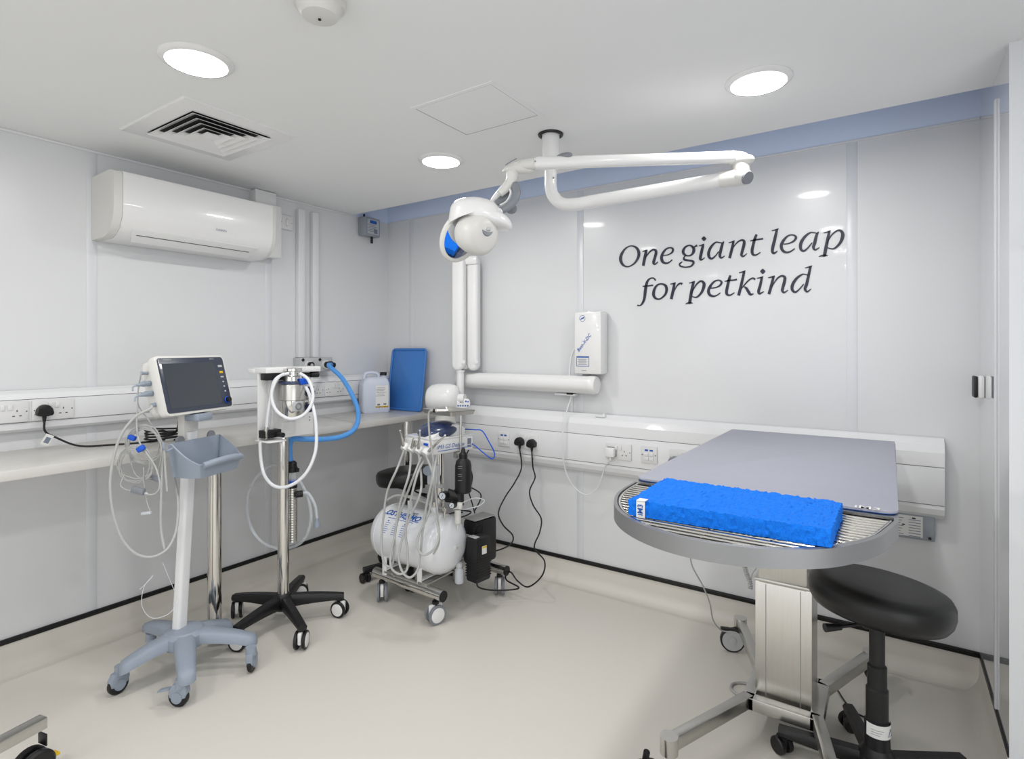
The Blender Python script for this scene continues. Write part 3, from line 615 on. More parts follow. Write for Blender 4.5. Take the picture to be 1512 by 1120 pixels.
t = thing('sensor_cable', 'lower, nearer coil of grey patient cable tied with a blue strap', 'cable', pt(200, 730, 2.12), group='coiled patient cables')
b = B(); b.tube(coil(200, 685, 2.13, 24, 5, 0), .0028, 7, sm=3); b.tube([pt(203, 600, 2.16), pt(202, 630, 2.14), pt(207, 655, 2.12), pt(216, 668, 2.11), pt(230, 690, 2.12), pt(236, 715, 2.12), pt(230, 728, 2.12), pt(218, 730, 2.12)], .003, 8)
b.tube([pt(184, 700, 2.13), pt(178, 715, 2.12), pt(185, 722, 2.12), pt(194, 724, 2.12)], .002, 8); b.build('cable', HOSEG, t)
b = B(); b.box(pt(208, 662, 2.10), (.028, .018, .02), Rz(.6) @ Matrix.Rotation(-.6, 3, 'Y'), bev=.004); b.build('cable_tie', BLUEC, t)
b = B(); b.box(pt(204, 724, 2.115), (.05, .02, .026), Rz(.55) @ Matrix.Rotation(.25, 3, 'Y'), bev=.006); b.mi = 1; b.tube([pt(211, 727, 2.12), pt(219, 729, 2.12)], .005, 10, radii=(.007, .003)); b.build('sensor_plug', [GREYD, LGREY], t)
b = B(); b.tube([pt(212, 690, 2.14), pt(213, 715, 2.14), pt(217, 740, 2.14), pt(222, 754, 2.14)], .002, 7); b.mi = 1; b.box(pt(216, 757, 2.14), (.04, .01, .012), Rz(.55) @ Matrix.Rotation(-.15, 3, 'Y'), bev=.003); b.build('sensor_tip', [HOSEG, CLEARG], t)
t = thing('pressure_hose', 'thick grey hose looping low from the monitor side past the worktop', 'hose', pt(220, 815, 2.1))
b = B(); b.tube([Mm @ V((-.19, -.064, -.04)), pt(222, 603, 2.12), pt(200, 615, 2.1), pt(180, 640, 2.08), pt(169, 670, 2.07), pt(163, 710, 2.06), pt(166, 750, 2.06), pt(178, 790, 2.07), pt(198, 815, 2.08), pt(222, 822, 2.1), pt(245, 812, 2.13), pt(258, 790, 2.17), pt(263, 760, 2.2), pt(262, 730, 2.23), pt(257, 705, 2.26)], .005, 10)
b.tube([bp(.03, -.175, .955), pt(240, 690, 2.16), pt(238, 740, 2.15), pt(238, 780, 2.15), pt(243, 810, 2.14)], .005, 10)
b.tube([bp(.03, -.175, .955), pt(244, 690, 2.15), pt(246, 715, 2.15), pt(247, 725, 2.15)], .004, 8); b.build('hose', HOSEG, t)
b = B(); b.tube([pt(206, 870, 2.1), pt(222, 855, 2.11), pt(225, 850, 2.11), pt(212, 868, 2.1), pt(210, 895, 2.1), pt(225, 912, 2.12), pt(250, 905, 2.16), pt(262, 885, 2.2), pt(256, 868, 2.2), pt(240, 830, 2.16)], .0013, 6); b.build('thin_line', CLEARG, t)

# ------------------------------------------------------------------ anaesthetic stand
AP = V((.577, -1.235, 0))
t = thing('anaesthetic_stand', 'black five-star rolling stand with a chrome pole carrying the white anaesthetic panel', 'medical stand', AP)
af = [V((.85, -1.327, 0)), V((.744, -1.03, 0)), V((.395, -1.01, 0)), V((.328, -1.325, 0)), V((.628, -1.488, 0))]
b = B(); b.lathe([(.02, .07), (.04, .075), (.048, .1), (.045, .13), (.034, .15)], AP); b.build('hub', BLACK, t)
for i, fp in enumerate(af):
    d = fp-AP; L = d.length; d.normalize(); s_ = V((-d.y, d.x, 0)); b = B(); secs = []
    for k in range(8):
        q = k/7; c = AP+d*(.02+q*(L+.0)); ztp = .142-.022*q*q-.006*q; hw = .028-.008*q; hh = .058-.03*q
        if k == 7: c = AP+d*(L+.02)
        secs.append([b.v(c+s_*(x_*hw)+Zv*(ztp-hh+y_*hh)) for x_, y_ in ((-.8, 0), (-1, .6), (-.6, 1), (.6, 1), (1, .6), (.8, 0))])
    b.loft(secs); b.build('leg', BLACK, t, angle=50)
    twin_caster(t, fp, [2.2, .3, 1.0, 2.5, .5][i], R=.040, w=.052, tyre=BLACK, top=.012)
b = B(); b.cyl(AP+Zv*.13, AP+Zv*1.0, .026, n=32); b.build('pole', CHROME, t)
t = thing('anaesthetic_machine', 'white panel with a metal vaporiser, flowmeter and looped white hoses on the chrome pole', 'anaesthetic machine', (.61, -1.24, .915))
b = B(); b.box((.612, -1.242, 1.08), (.012, .296, .332), bev=.002); b.box((.60, -1.235, .96), (.05, .07, .06), bev=.004)
b.mi = 1
for yy, zz in ((-1.26, .985), (-1.235, .988), (-1.27, 1.03), (-1.2, 1.0), (-1.115, 1.0), (-1.115, .985)): b.cyl((.618, yy, zz), (.6195, yy, zz), .003, n=8)
b.build('panel', [WHITE, LINE], t)
b = B(); b.box((.635, -1.247, 1.243), (.10, .295, .026), bev=.003); b.box((.57, -1.385, 1.240), (.05, .03, .02), bev=.003); b.build('top_shelf', [WHITE, LGREY], t)
b = B(); b.box((.66, -1.355, .918), (.11, .09, .008), bev=.003); b.build('flowmeter_shelf', WHITE, t)
b = B(); b.cyl((.655, -1.352, .97), (.655, -1.352, 1.2), .014, n=20); b.build('flowmeter_tube', CLEAR, t)
b = B(); b.cyl((.655, -1.352, .97), (.655, -1.352, 1.2), .003, n=8); b.mi = 1; b.box((.655, -1.345, 1.212), (.045, .09, .03), bev=.003); b.box((.655, -1.355, .95), (.05, .085, .036), bev=.003); b.cyl((.68, -1.335, .945), (.72, -1.33, .945), .011, n=14)
b.build('flowmeter_block', [LGREY, BLACK], t)
b = B(); b.cyl((.665, -1.145, 1.215), (.672, -1.105, 1.215), .014, n=16); b.cyl((.655, -1.18, 1.215), (.665, -1.14, 1.215), .010, n=12); b.build('outlet_port', BLACK, t)
vc = V((.70, -1.268, 0))
b = B(); b.lathe([(.052, 1.02), (.055, 1.025), (.055, 1.10)], vc, n=36); b.build('vaporiser_body', CHROME, t)
b = B(); b.lathe([(.055, 1.101), (.0565, 1.103), (.0565, 1.17), (.055, 1.175)], vc, n=36); b.mi = 1; b.box(vc+V((.053, -.01, 1.075)), (.012, .05, .045), bev=.003); b.mi = 2; b.torus(vc+V((.0605, -.01, 1.075)), (1, 0, 0), .014, .004, 20, 8); b.build('vaporiser_collar', [STEEL, LGREY, GREYD], t)
b = B(); b.lathe([(.057, 1.176), (.063, 1.18), (.063, 1.187), (.055, 1.191)], vc, n=36); b.build('vaporiser_dial', NAVY, t); b = B(); b.box(vc+V((.06, .02, 1.19)), (.016, .045, .028), bev=.003); b.build('dial_lock', BLUEC, t)
b = B(); b.lathe([(.046, 1.192), (.044, 1.212), (.034, 1.216), (.033, 1.235), (.042, 1.238), (.042, 1.25), (.02, 1.254)], vc, n=28); b.build('vaporiser_neck', CHROME, t)
b = B(); q = V((.70, -1.175, 1.09)); b.cyl(q-Zv*.012, q+Zv*.025, .02, n=20); b.cyl(q, q+V((.0, -.045, 0)), .012, n=14); b.mi = 1; b.lathe([(.018, .025), (.026, .03), (.026, .048), (.012, .052), (.012, .062), (.02, .064), (.02, .07)], q, n=20); b.lathe([(.018, -.012), (.024, -.018), (.022, -.045), (.008, -.055)], q, n=20)
b.build('filler_valve', [CHROME, NAVY], t)
b = B(); b.tube([pt(427, 551, 2.60), pt(412, 556, 2.58), pt(402, 575, 2.56), pt(402, 592, 2.55), pt(410, 608, 2.54), pt(428, 618, 2.54), pt(447, 613, 2.56), pt(459, 598, 2.58), pt(462, 580, 2.60), pt(455, 560, 2.62), pt(443, 551, 2.63)], .0075, 12); b.build('white_hose', HOSEW, t)
b = B(); b.tube([pt(420, 551, 2.59), pt(405, 562, 2.57), pt(399, 590, 2.56), pt(395, 615, 2.56), pt(393.5, 632, 2.56)], .0065, 12); b.mi = 1; b.cyl(pt(393.5, 630, 2.56), pt(392, 648, 2.56), .009, n=14); b.build('white_hose', [HOSEW, CHROME], t)
b = B(); b.tube([pt(384, 652, 2.56), pt(385, 675, 2.55), pt(390, 700, 2.53), pt(403, 716, 2.52), pt(420, 719, 2.51), pt(440, 710, 2.51), pt(456, 692, 2.52), pt(466, 665, 2.54), pt(467, 635, 2.56), pt(464, 608, 2.58), pt(456, 580, 2.62), pt(448, 566, 2.65)], .0075, 12); b.build('white_hose', HOSEW, t)
# blue scavenging hose
t = thing('gas_hose', 'thick blue hose curving from the wall gas outlet down to the canister', 'hose', pt(480, 650, 3.1))
b = B(); b.tube([V((.13, -.6, 1.243)), pt(486, 540, 3.4), pt(505, 558, 3.33), pt(521, 585, 3.25), pt(529, 610, 3.18), pt(524, 632, 3.08), pt(505, 644, 3.0), pt(478, 648, 2.92), pt(450, 648, 2.86), pt(433, 648, 2.83), pt(428, 656, 2.83), pt(428, 672, 2.83), pt(429, 683, 2.83)], .0135, 14); b.build('hose', BLUEH, t)
b = B(); b.cyl((.104, -.6, 1.243), (.128, -.6, 1.243), .022, n=20); b.cyl((.128, -.6, 1.243), (.15, -.597, 1.24), .017, n=20); b.build('coupling', BLACK, t)
t = thing('scavenging_canister', 'slim clear and black canister clipped behind the chrome pole, under the blue hose', 'canister', pt(431, 800, 2.83))
ct = pt(431, 683, 2.83); 
b = B(); b.lathe([(.014, .01), (.024, -.0), (.024, -.02), (.028, -.022), (.028, -.045)], ct, n=24); b.box(ct+V((.02, .01, -.035)), (.03, .02, .02), bev=.003); b.build('cap', BLACK, t)
b = B(); b.cyl(ct-Zv*.045, ct-Zv*.12, .024, n=24); b.build('clear_chamber', CLEAR, t)
b = B(); b.cyl(ct-Zv*.045, ct-Zv*.09, .004, n=8); b.mi = 1; b.lathe([(.02, -.105), (.025, -.1), (.025, -.088), (.018, -.084)], ct, n=20); b.mi = 2; b.cyl(ct-Zv*.11, ct-Zv*.125, .026, n=24); b.build('float', [LGREY, BLUEC, BLACK], t)
b = B(); pr = []
for k in range(22): z = -.125-.0125*k; pr += [(.024, z), (.0255, z-.004), (.0255, z-.009)]
b.lathe(pr, ct, n=24); b.build('ribbed_body', STEEL, t)
b = B(); b.cyl(ct+V((.03, .0, -.155)), ct+V((.045, .03, -.155)), .017, n=18); b.build('side_port', BLACK, t)
t = thing('clear_hose', 'clear breathing hose looped behind the chrome pole against the wall', 'hose', pt(415, 800, 2.95))
b = B(); b.tube([ct+V((.045, .03, -.155)), pt(455, 728, 2.85), pt(465, 745, 2.86), pt(468, 765, 2.87)], .0075, 10); b.tube([ct+V((.0, .0, -.2)), pt(410, 688, 2.9), pt(383, 700, 2.92), pt(367, 730, 2.95), pt(368, 770, 2.96), pt(385, 798, 2.95), pt(415, 810, 2.93), pt(445, 800, 2.9), pt(459, 770, 2.88), pt(455, 735, 2.87), pt(440, 705, 2.86)], .008, 10); b.build('hose', CLEARG, t)
b = B(); b.lathe([(.009, 0), (.010, .02), (.015, .028), (.015, .045)], pt(468, 765, 2.87), (0, 0, -1), 16); b.build('connector', GREYP, t)

# ------------------------------------------------------------------ dental unit cart
t = thing('dental_cart', 'rolling dental unit cart with handpieces, a tray and a chrome tube base', 'dental cart', (1.0, -.58, 0))
b = B(); b.cyl((.735, -.785, .14), (1.235, -.81, .14), .027, n=28); b.mi = 1
b.cyl((1.235, -.81, .14), (1.24, -.8102, .14), .0265, n=28); b.cyl((.73, -.7848, .14), (.735, -.785, .14), .0265, n=28); b.build('base_tube', [CHROME, BLACK], t)
b = B(); b.cyl((.92, -.362, .14), (1.31, -.378, .14), .027, n=28); b.mi = 1; b.cyl((1.31, -.378, .14), (1.315, -.3782, .14), .0265, n=28); b.build('base_tube', [CHROME, BLACK], t)
for x in (.86, 1.1):
    b = B(); b.box((x, -.58, .168), (.05, .44, .008), bev=.002); b.box((x, -.79, .17), (.06, .05, .012), bev=.003); b.build('cross_bar', STEELH, t)
b = B(); b.box((.98, -.60, .176), (.26, .18, .006), bev=.002); b.build('base_plate', STEELH, t)
for p_, a in (((.79, -.79, 0), 2.35), ((1.19, -.815, 0), 1.25), ((1.262, -.372, 0), 2.15), ((.96, -.364, 0), 2.3)):
    twin_caster(t, p_, a, R=.047, w=.056, tyre=GREYD, top=.008)
CP = V((1.03, -.6, 0))
b = B(); b.cyl(CP+Zv*.17, CP+Zv*.83, .022, n=28); b.mi = 1; b.cyl(CP+Zv*.60, CP+Zv*.62, .026, n=28); b.build('column', [CHROME, LGREY], t)
# control head
ha = math.radians(79); HU = V((math.cos(ha), math.sin(ha), 0)); HN = V((math.cos(ha-PI/2), math.sin(ha-PI/2), 0)); HC = V((1.053, -.629, .847))
Mh = Matrix(((HU.x, HN.x*0, HN.x, HC.x), (HU.y, HN.y*0, HN.y, HC.y), (0, 1, 0, HC.z), (0, 0, 0, 1)))   # x along text face, y up, z out
b = B(Mh); b.box((0, 0, 0), (.264, .075, .236), bev=.006); b.box((0, .04, 0), (.27, .006, .242), bev=.002)
b.mi = 1; b.text('iM3 GS Deluxe', .029, (-.02, -.002, .1185), X, Y, shear=.3, th=.0008); b.box((.01, -.021, .1187), (.22, .003, .001)); b.mi = 2; b.box((.105, .008, .1187), (.024, .03, .001)); b.box((.105, -.016, .1187), (.026, .008, .001))
b.build('control_box', [WHITE, INKB, INKG], t)
b = B(Mh); secs = []
for z_, s_ in ((-.1, .5), (-.08, .8), (0, 1), (.06, 1), (.085, .9)):
    secs.append([b.v((q[0]*s_*1.0, .042+max(q[1], 0)*s_, z_)) for q in [(.115, 0), (.115, .035), (.09, .052), (.03, .060), (-.03, .048), (-.08, .028), (-.11, .008), (-.115, 0)]])
b.loft(secs); b.build('control_dome', WHITE, t, angle=50)
b = B(Mh); b.ell((-.012, .066, .0), (.112, .046, .102), Matrix.Rotation(.14, 3, 'Z')); b.build('tinted_cover', NAVY, t)
# handpiece holders on the -y face
b = B(Mh)
hold = [(-.095), (-.035), (.03), (.09)]
b.box((-.136, .0, 0), (.024, .06, .22), bev=.008)
for h_ in hold: b.cyl((-.14, -.012, h_), (-.165, -.032, h_), .026, .019, n=20)
b.build('holder_rail', WHITE, t)
b = B(Mh); b.cyl((-.153, .012, .0), (-.165, .012, .0), .016, n=18); b.mi = 1; b.box((-.158, .018, .092), (.008, .012, .03), bev=.002); b.build('dial', [CHROME, BLUEC], t)
hp = []
for i, h_ in enumerate(hold):
    a0 = Mh @ V((-.158, -.03, h_)); d0 = (a0-CAM).dot(FW); tp = [(591, 636), (611, 646), (620, 636), (657, 643)][i]; a1 = pt(tp[0], tp[1], d0-.05)
    b = B(); b.tube([a0, a0.lerp(a1, .35), a0.lerp(a1, .75), a1], .007, 12, radii=(.009, .0035)); b.cyl(a1, a1+V((.008, -.008, .004)), .005, n=10); b.build('handpiece', CHROME, t); hp.append(a0)
paths = [[(587, 690), (572, 725), (566, 765), (563, 800), (567, 830), (578, 835), (582, 815), (584, 780), (597, 740), (612, 700), (622, 675)],
         [(604, 700), (590, 745), (583, 790), (577, 818), (578, 838), (590, 847), (601, 840), (602, 815), (599, 785), (605, 745), (616, 700), (626, 680)],
         [(622, 720), (607, 760), (594, 795), (589, 825), (595, 845), (606, 852), (617, 840), (621, 815), (624, 785), (630, 745), (640, 700), (645, 672)],
         [(640, 705), (632, 735), (643, 765), (648, 790), (641, 810), (625, 819), (616, 805), (620, 785), (632, 760), (638, 730), (640, 700), (638, 680)]]
for i, ph in enumerate(paths):
    P_ = [hp[i]]+[pt(x_, y_, 2.62+.03*(i == 0)+.02*math.sin(k)) for k, (x_, y_) in enumerate(ph)]
    P_[-1] = pt(ph[-1][0], ph[-1][1], 2.8)
    b = B(); b.tube(P_, .0055, 9); b.build('hose', HOSEG, t)
b = B(); b.tube([pt(642, 606, 2.74), pt(636, 606, 2.75), pt(633, 612, 2.76), pt(634, 640, 2.76), pt(640, 680, 2.74), pt(643, 725, 2.72), pt(647, 770, 2.66), pt(648, 800, 2.63), pt(640, 818, 2.62)], .005, 9); b.build('hose', HOSEG, t)
# tray on a rod
b = B(Mh); b.cyl((.04, -.06, .127), (.04, .152, .127), .006, n=14); b.box((.03, -.055, .115), (.04, .03, .03), bev=.004); b.build('tray_post', STEEL, t)
b = B(Mh); b.loft([[b.v((.045+q[0]*k_, h_, .02+q[1]*k_)) for q in rrect(.17, .25, .012)] for h_, k_ in ((.172, 1), (.150, .93), (.152, .925), (.1735, .99))], caps=False)
b.prism(rrect(.17*.93, .25*.93, .01), (.045, .151, .02), X, (0, 0, -1), .001)
b.build('instrument_tray', STEELH, t)
b = B(); q = pt(643, 606, 2.74); b.cyl(q, q+RT*.06, .008, .005, n=12); b.mi = 1; b.cyl(q-RT*.012, q, .009, n=12); b.build('syringe', [CHROME, BLACK], t)
# water bottle
bq = V((1.165, -.575, 0)); bq = pt(684, 700, 2.84); bq.z = 0
b = B(); b.lathe([(.036, .615), (.042, .622), (.043, .66), (.042, .75), (.036, .775), (.02, .79)], bq); b.mi = 1
for z in (.755, .745, .715, .705, .685): b.box(bq-FW*.0425+Zv*z-RT*.012, (.02, .003, .002), Rz(YAW))
b.build('black_bottle', [BLACK, GREYD], t)
b = B(); b.lathe([(.022, .785), (.022, .81), (.012, .82), (.008, .84)], bq); b.build('bottle_cap', BLACK, t)
b = B(); q = pt(640, 700, 2.86); b.box(q, (.055, .05, .1), Rz(.4), bev=.01); b.build('clear_reservoir', CLEARG, t)
b = B(); q = pt(632, 694, 2.83); b.cyl(q, q-FW*.012, .024, n=20); b.build('grey_cap', GREYP, t)
# gauges and regulators
for (gx, gy, gd, gr) in ((653, 732, 2.78, .018), (667, 746, 2.76, .014)):
    c_ = pt(gx, gy, gd); ax = (-FW-RT*.35+Zv*.1).normalized(); b = B(); b.cyl(c_-ax*.04, c_, gr*1.15, n=24); b.mi = 1; b.cyl(c_, c_+ax*.001, gr*.95, n=24); b.mi = 0; b.torus(c_, ax, gr*1.05, .002, 24, 8); b.box(c_+ax*.0015, (.002, .001, gr), Rz(YAW) @ Matrix.Rotation(.5, 3, 'Y')); b.build('pressure_gauge', [BLACK, GAUGE], t)
b = B(); b.cyl(pt(660, 728, 2.84), pt(676, 733, 2.84), .026, n=20); b.cyl(pt(678, 722, 2.84), pt(678, 745, 2.84), .025, n=20); b.box(pt(668, 735, 2.85), (.07, .05, .04), Rz(.3), bev=.01); b.build('regulator', BLACK, t)
b = B(); b.box(pt(674, 746, 2.8), (.06, .03, .03), Rz(.5), bev=.004); b.lathe([(.014, 0), (.016, .01), (.016, .065), (.006, .075), (.004, .1)], pt(676, 752, 2.8), (0, 0, -1), 18); b.build('moisture_filter', CREAM, t)
b = B(); b.cyl(pt(657, 748, 2.82), pt(655, 765, 2.82), .007, n=10); b.box(pt(656, 752, 2.81), (.02, .01, .014)); b.build('brass_valve', CHROME, t)
b = B(); b.tube([Mh @ V((.13, .06, .03)), pt(700, 634, 2.95), pt(712, 636, 2.95), pt(722, 652, 2.93), pt(730, 668, 2.92), pt(727, 677, 2.91), pt(715, 669, 2.92), pt(703, 659, 2.95), pt(697, 655, 2.97)], .0032, 8); b.build('blue_tube', BLUEC, t)
b = B(); b.tube([pt(683, 742, 2.82), pt(700, 735, 2.85), pt(715, 738, 2.86), pt(708, 746, 2.86), pt(690, 751, 2.84), pt(680, 752, 2.82)], .003, 8); b.build('air_line', CLEARG, t)
b = B(); b.tube([pt(697, 720, 2.95), pt(709, 728, 3.0), pt(709, 738, 3.0), pt(700, 755, 3.0)], .0035, 8); b.tube([pt(692, 726, 2.9), pt(697, 742, 2.95), pt(701, 757, 3.0)], .0035, 8); b.tube([pt(692, 664, 2.93), pt(689, 675, 2.93), pt(697, 700, 2.95), pt(696, 715, 2.95)], .0035, 8)
b.tube([pt(683, 756, 2.95), pt(668, 757, 2.93), pt(660, 762, 2.92), pt(672, 765, 2.9), pt(690, 760, 2.93), pt(695, 755, 2.95), pt(680, 753, 2.97)], .004, 8); b.build('black_tube', BLACK, t)
# air tank
t2 = thing('air_tank', 'white horizontal air compressor tank on the chrome cart base', 'air tank', (.98, -.71, .2))
TAX = V((.5, -.015, 0)).normalized(); T0 = V((.74, -.705, .352)); R_ = .146; L_ = .47
b = B(); pr = [(.0, -.035), (R_*.35, -.032), (R_*.62, -.02), (R_*.85, .004), (R_*.965, .03), (R_, .06), (R_, L_-.06), (R_*.965, L_-.03), (R_*.85, L_-.004), (R_*.62, L_+.02), (R_*.35, L_+.032), (0, L_+.035)]
b.lathe(pr, T0, TAX, 48); b.build('tank', TANKW, t2, angle=60)
for s_ in (.055, L_-.055):
    b = B(); b.torus(T0+TAX*s_, TAX, R_-.001, .0022, 48, 6); b.build('weld_seam', TANKW, t2)
b = B(); e_ = T0+TAX*(L_+.033); b.cyl(e_-TAX*.01, e_+TAX*.008, .014, n=20); b.mi = 1; b.cyl(e_+TAX*.008, e_+TAX*.0085, .008, n=14); b.build('end_plug', [CREAM, LGREY], t2)
# curved decal
b = B()
def tk(s_, a, r=R_+.0012):   # a measured from straight up towards the viewer (-y)
    n_ = (Zv*math.cos(a)+V((TAX.y, -TAX.x, 0))*math.sin(a)); return T0+TAX*s_+n_*r
def patch(s0, s1, a0, a1, r, skew=0):
    m_ = 8; g = [[b.v(tk(s0+(s1-s0)*i+skew*j/m_, a0+(a1-a0)*j/m_, r)) for i in (0, .5, 1)] for j in range(m_+1)]
    for j in range(m_):
        for i in range(2): b.f([g[j][i], g[j][i+1], g[j+1][i+1], g[j+1][i]])
patch(.10, .30, .50, 1.45, R_+.0008); b.mi = 1
patch(.07, .12, .60, .625, R_+.0016, .01); patch(.22, .33, .655, .68, R_+.0016); patch(.12, .30, .73, .75, R_+.0016)
b.mi = 0; 
def ctext(txt, size, s0, a0, shear=.25, bold=.02):
    c = bpy.data.curves.new('t', 'FONT'); c.body = txt; c.size = 1; c.shear = shear; c.offset = bold; c.align_x = 'CENTER'; c.resolution_u = 2
    ob = bpy.data.objects.new('t', c); COL.objects.link(ob); dg = bpy.context.evaluated_depsgraph_get(); me = ob.evaluated_get(dg).to_mesh()
    vs = [b.v(tk(s0+q.co.x*size, a0-q.co.y*size/R_, R_+.0024)) for q in me.vertices]
    for pl in me.polygons: b.f([vs[i] for i in pl.vertices])
    ob.evaluated_get(dg).to_mesh_clear(); bpy.data.objects.remove(ob); bpy.data.curves.remove(c)
b.mi = 1; ctext('OSTHERMO', .046, .205, .64, bold=.025)
b.mi = 2; ctext('iM3', .03, .26, .42)
b.mi = 1
for k in range(3):
    for j in range(6): patch(.12+k*.06, .12+k*.06+.035-(j % 3)*.006, .92+j*.07, .935+j*.07, R_+.0016)
    patch(.13+k*.06, .14+k*.06, .84, .88, R_+.0016)
b.build('tank_decal', [TANKW, INKB, INKG], t2)
for x in (.83, 1.08):
    b = B(); b.box((x, -.81, .205), (.03, .006, .11), bev=.001); b.box((x, -.70, .183), (.03, .22, .006), bev=.001); b.box((x, -.60, .22), (.03, .006, .08), bev=.001); b.build('bracket', WHITE, t2)
b = B(); q = tk(.14, -.25, R_); b.cyl(q-Zv*.01, q+Zv*.03, .014, n=16); b.mi = 1; b.cyl(q+Zv*.03, q+Zv*.05, .012, n=12); b.mi = 0; q = tk(.36, .05, R_); b.cyl(q-Zv*.005, q+Zv*.035, .015, n=16); b.mi = 2; b.cyl(q+Zv*.035, q+Zv*.06, .008, n=12)
b.build('tank_fitting', [TANKW, BLACK, CHROME], t2)
b = B(); b.tube([tk(.02, .2, R_+.02), tk(.08, 0, R_+.05), tk(.2, -.1, R_+.045), tk(.33, -.1, R_+.03), tk(.38, -.3, R_+.02)], .006, 10); b.tube([tk(.06, -.1, R_+.03), tk(.16, -.1, R_+.055), tk(.3, -.2, R_+.04)], .004, 10); b.build('grey_pipe', HOSEG, t2)
# compressor boxes
t3 = thing('compressor', 'black compressor unit with a ribbed front module behind the white tank', 'compressor', (1.25, -.52, .17))
RA = Rz(math.radians(-8)); cc = V((1.235, -.47, .0))
b = B(); b.box((1.19, -.455, .31), (.10, .17, .24), RA, bev=.02); b.build('case', BLACK, t3)
b = B(); b.box((1.187, -.46, .433), (.09, .15, .006), RA, bev=.002); b.build('top_plate', STEELH, t3)
b = B()
for k in range(7): b.box((1.245, -.58+k*.012, .385), (.01, .006, .05), RA, bev=.001)
b.box((1.235, -.56, .33), (.1, .05, .05), RA, bev=.004); b.mi = 1
for k in range(5): b.box((1.235+.012*k-.02, -.60, .372), (.006, .006, .018), RA)
b.build('cooling_fins', [BLACK, LGREY], t3)
b = B(); b.box((1.29, -.60, .275), (.08, .105, .225), RA, bev=.012)
for k in range(9): b.box((1.29, -.60, .19+k*.013), (.0825, .1075, .005), RA, bev=.001)
b.mi = 1; b.box((1.3325, -.606, .325), (.002, .032, .04), RA); b.mi = 2; b.box((1.3337, -.606, .34), (.002, .03, .008), RA); b.mi = 3; b.box((1.285, -.63, .389), (.05, .03, .003), RA)
b.build('front_module', [BLACK, PAPER, YELLOW, LGREY], t3)
t4 = thing('drain_bottle', 'small translucent bottle hanging under the white tank', 'bottle', pt(678, 860, 2.83))
b = B(); q = pt(678, 860, 2.83); b.lathe([(.02, 0), (.023, .004), (.023, .065), (.015, .075), (.015, .08)], q, n=22); b.build('body', CLEARG, t4)
b = B(); b.lathe([(.017, .08), (.017, .1), (.01, .104)], q, n=22); b.mi = 1; b.tube([q+V((-.01, -.01, .06)), q+V((-.04, -.03, .07)), q+V((-.06, -.02, .1))], .004, 8); b.build('cap', [LGREY, BLACK], t4)

# ------------------------------------------------------------------ stools
def make_stool(label, loc, rz, seat_z, tilt):
    t = thing('wheeled_stool', label, 'stool', loc, rz, 'black wheeled stools')
    b = B(Matrix.Translation((0, 0, seat_z)) @ Matrix.Rotation(tilt, 4, 'Y')); b.lathe([(.03, 0), (.15, .001), (.178, .006), (.188, .022), (.192, .045), (.19, .068), (.18, .084), (.15, .092), (.1, .0945), (.03, .096)], n=56); b.build('seat', VINYL, t, world=False, angle=60)
    b = B(); b.box((0, 0, seat_z-.014), (.16, .12, .022), bev=.006); b.build('seat_plate', BLACK, t, world=False)
    b = B(); b.tube([(-.02, .0, seat_z-.02), (-.06, .0, seat_z-.036), (-.12, .0, seat_z-.044)], .005, 10); b.cyl((-.115, .0, seat_z-.044), (-.165, .0, seat_z-.045), .009, .013, n=14); b.build('height_lever', BLACK, t, world=False)
    b = B(); b.cyl((0, 0, .29), (0, 0, seat_z-.02), .021, n=24); b.build('gas_lift', BLACK, t, world=False)
    b = B(); b.lathe([(.038, .06), (.034, .16), (.034, .20), (.03, .205), (.03, .30), (.026, .305), (.026, .37), (.022, .375)]); b.build('column_cover', BLACK, t, world=False)
    b = B(); b.lathe([(.042, .05), (.052, .065), (.048, .10), (.036, .125)]); b.build('hub', BLACK, t, world=False)
    for k in range(5):
        a = 2*PI*k/5; d = V((math.cos(a), math.sin(a), 0)); s_ = V((-d.y, d.x, 0)); b = B(); secs = []
        for j in range(8):
            q = j/7; c = d*(.03+q*.245); zt_ = .100-.014*q; hw = .026-.006*q; hh = .046-.020*q
            secs.append([b.v(c+s_*(x_*hw)+Zv*(zt_-hh+y_*hh)) for x_, y_ in ((-.8, 0), (-1, .6), (-.6, 1), (.6, 1), (1, .6), (.8, 0))])
        b.loft(secs); b.build('leg', BLACK, t, world=False, angle=50)
        c = d*.265; a2 = a+1.1+k*.7; ax = V((-math.sin(a2), math.cos(a2), 0))
        b = B(); b.cyl(c+Zv*.03, c+Zv*.085, .009, n=12); b.box(c+Zv*.04, (.04, .02, .035), Rz(a2), bev=.008); h = b.build('caster', BLACK, t, world=False)
        b = B()
        for s2 in (-1, 1): b.lathe([(.018, -.009), (.026, -.009), (.028, -.004), (.028, .006), (.024, .010), (.001, .010)], c+ax*(s2*.016)+Zv*.028, ax*s2, 24)
        b.build('wheel', BLACK, h, world=False)
    return t
SL = pt(1295, 900, 1.72); SL.z = 0
st = make_stool('large black padded stool in the right foreground, beside the examination table', tuple(SL), YAW+.05, .535, .10)
b = B(Matrix.Translation(SL) @ Matrix.Rotation(YAW, 4, 'Z')); secs = []
lab = [(.0365*math.cos(a), .0365*math.sin(a)) for a in [PI+i*PI/10*.9+.15 for i in range(11)]]
g0 = [b.v((q[0], q[1], .165)) for q in lab]; g1 = [b.v((q[0]*.985, q[1]*.985, .205)) for q in lab]
for i in range(10): b.f([g0[i], g0[i+1], g1[i+1], g1[i]])
b.mi = 1
tri = [(.6, .172), (.78, .172), (.69, .196)]
def lp(f_, z, r=.0372): a = PI+.15+f_*PI*.9; return (r*math.cos(a), r*math.sin(a), z)
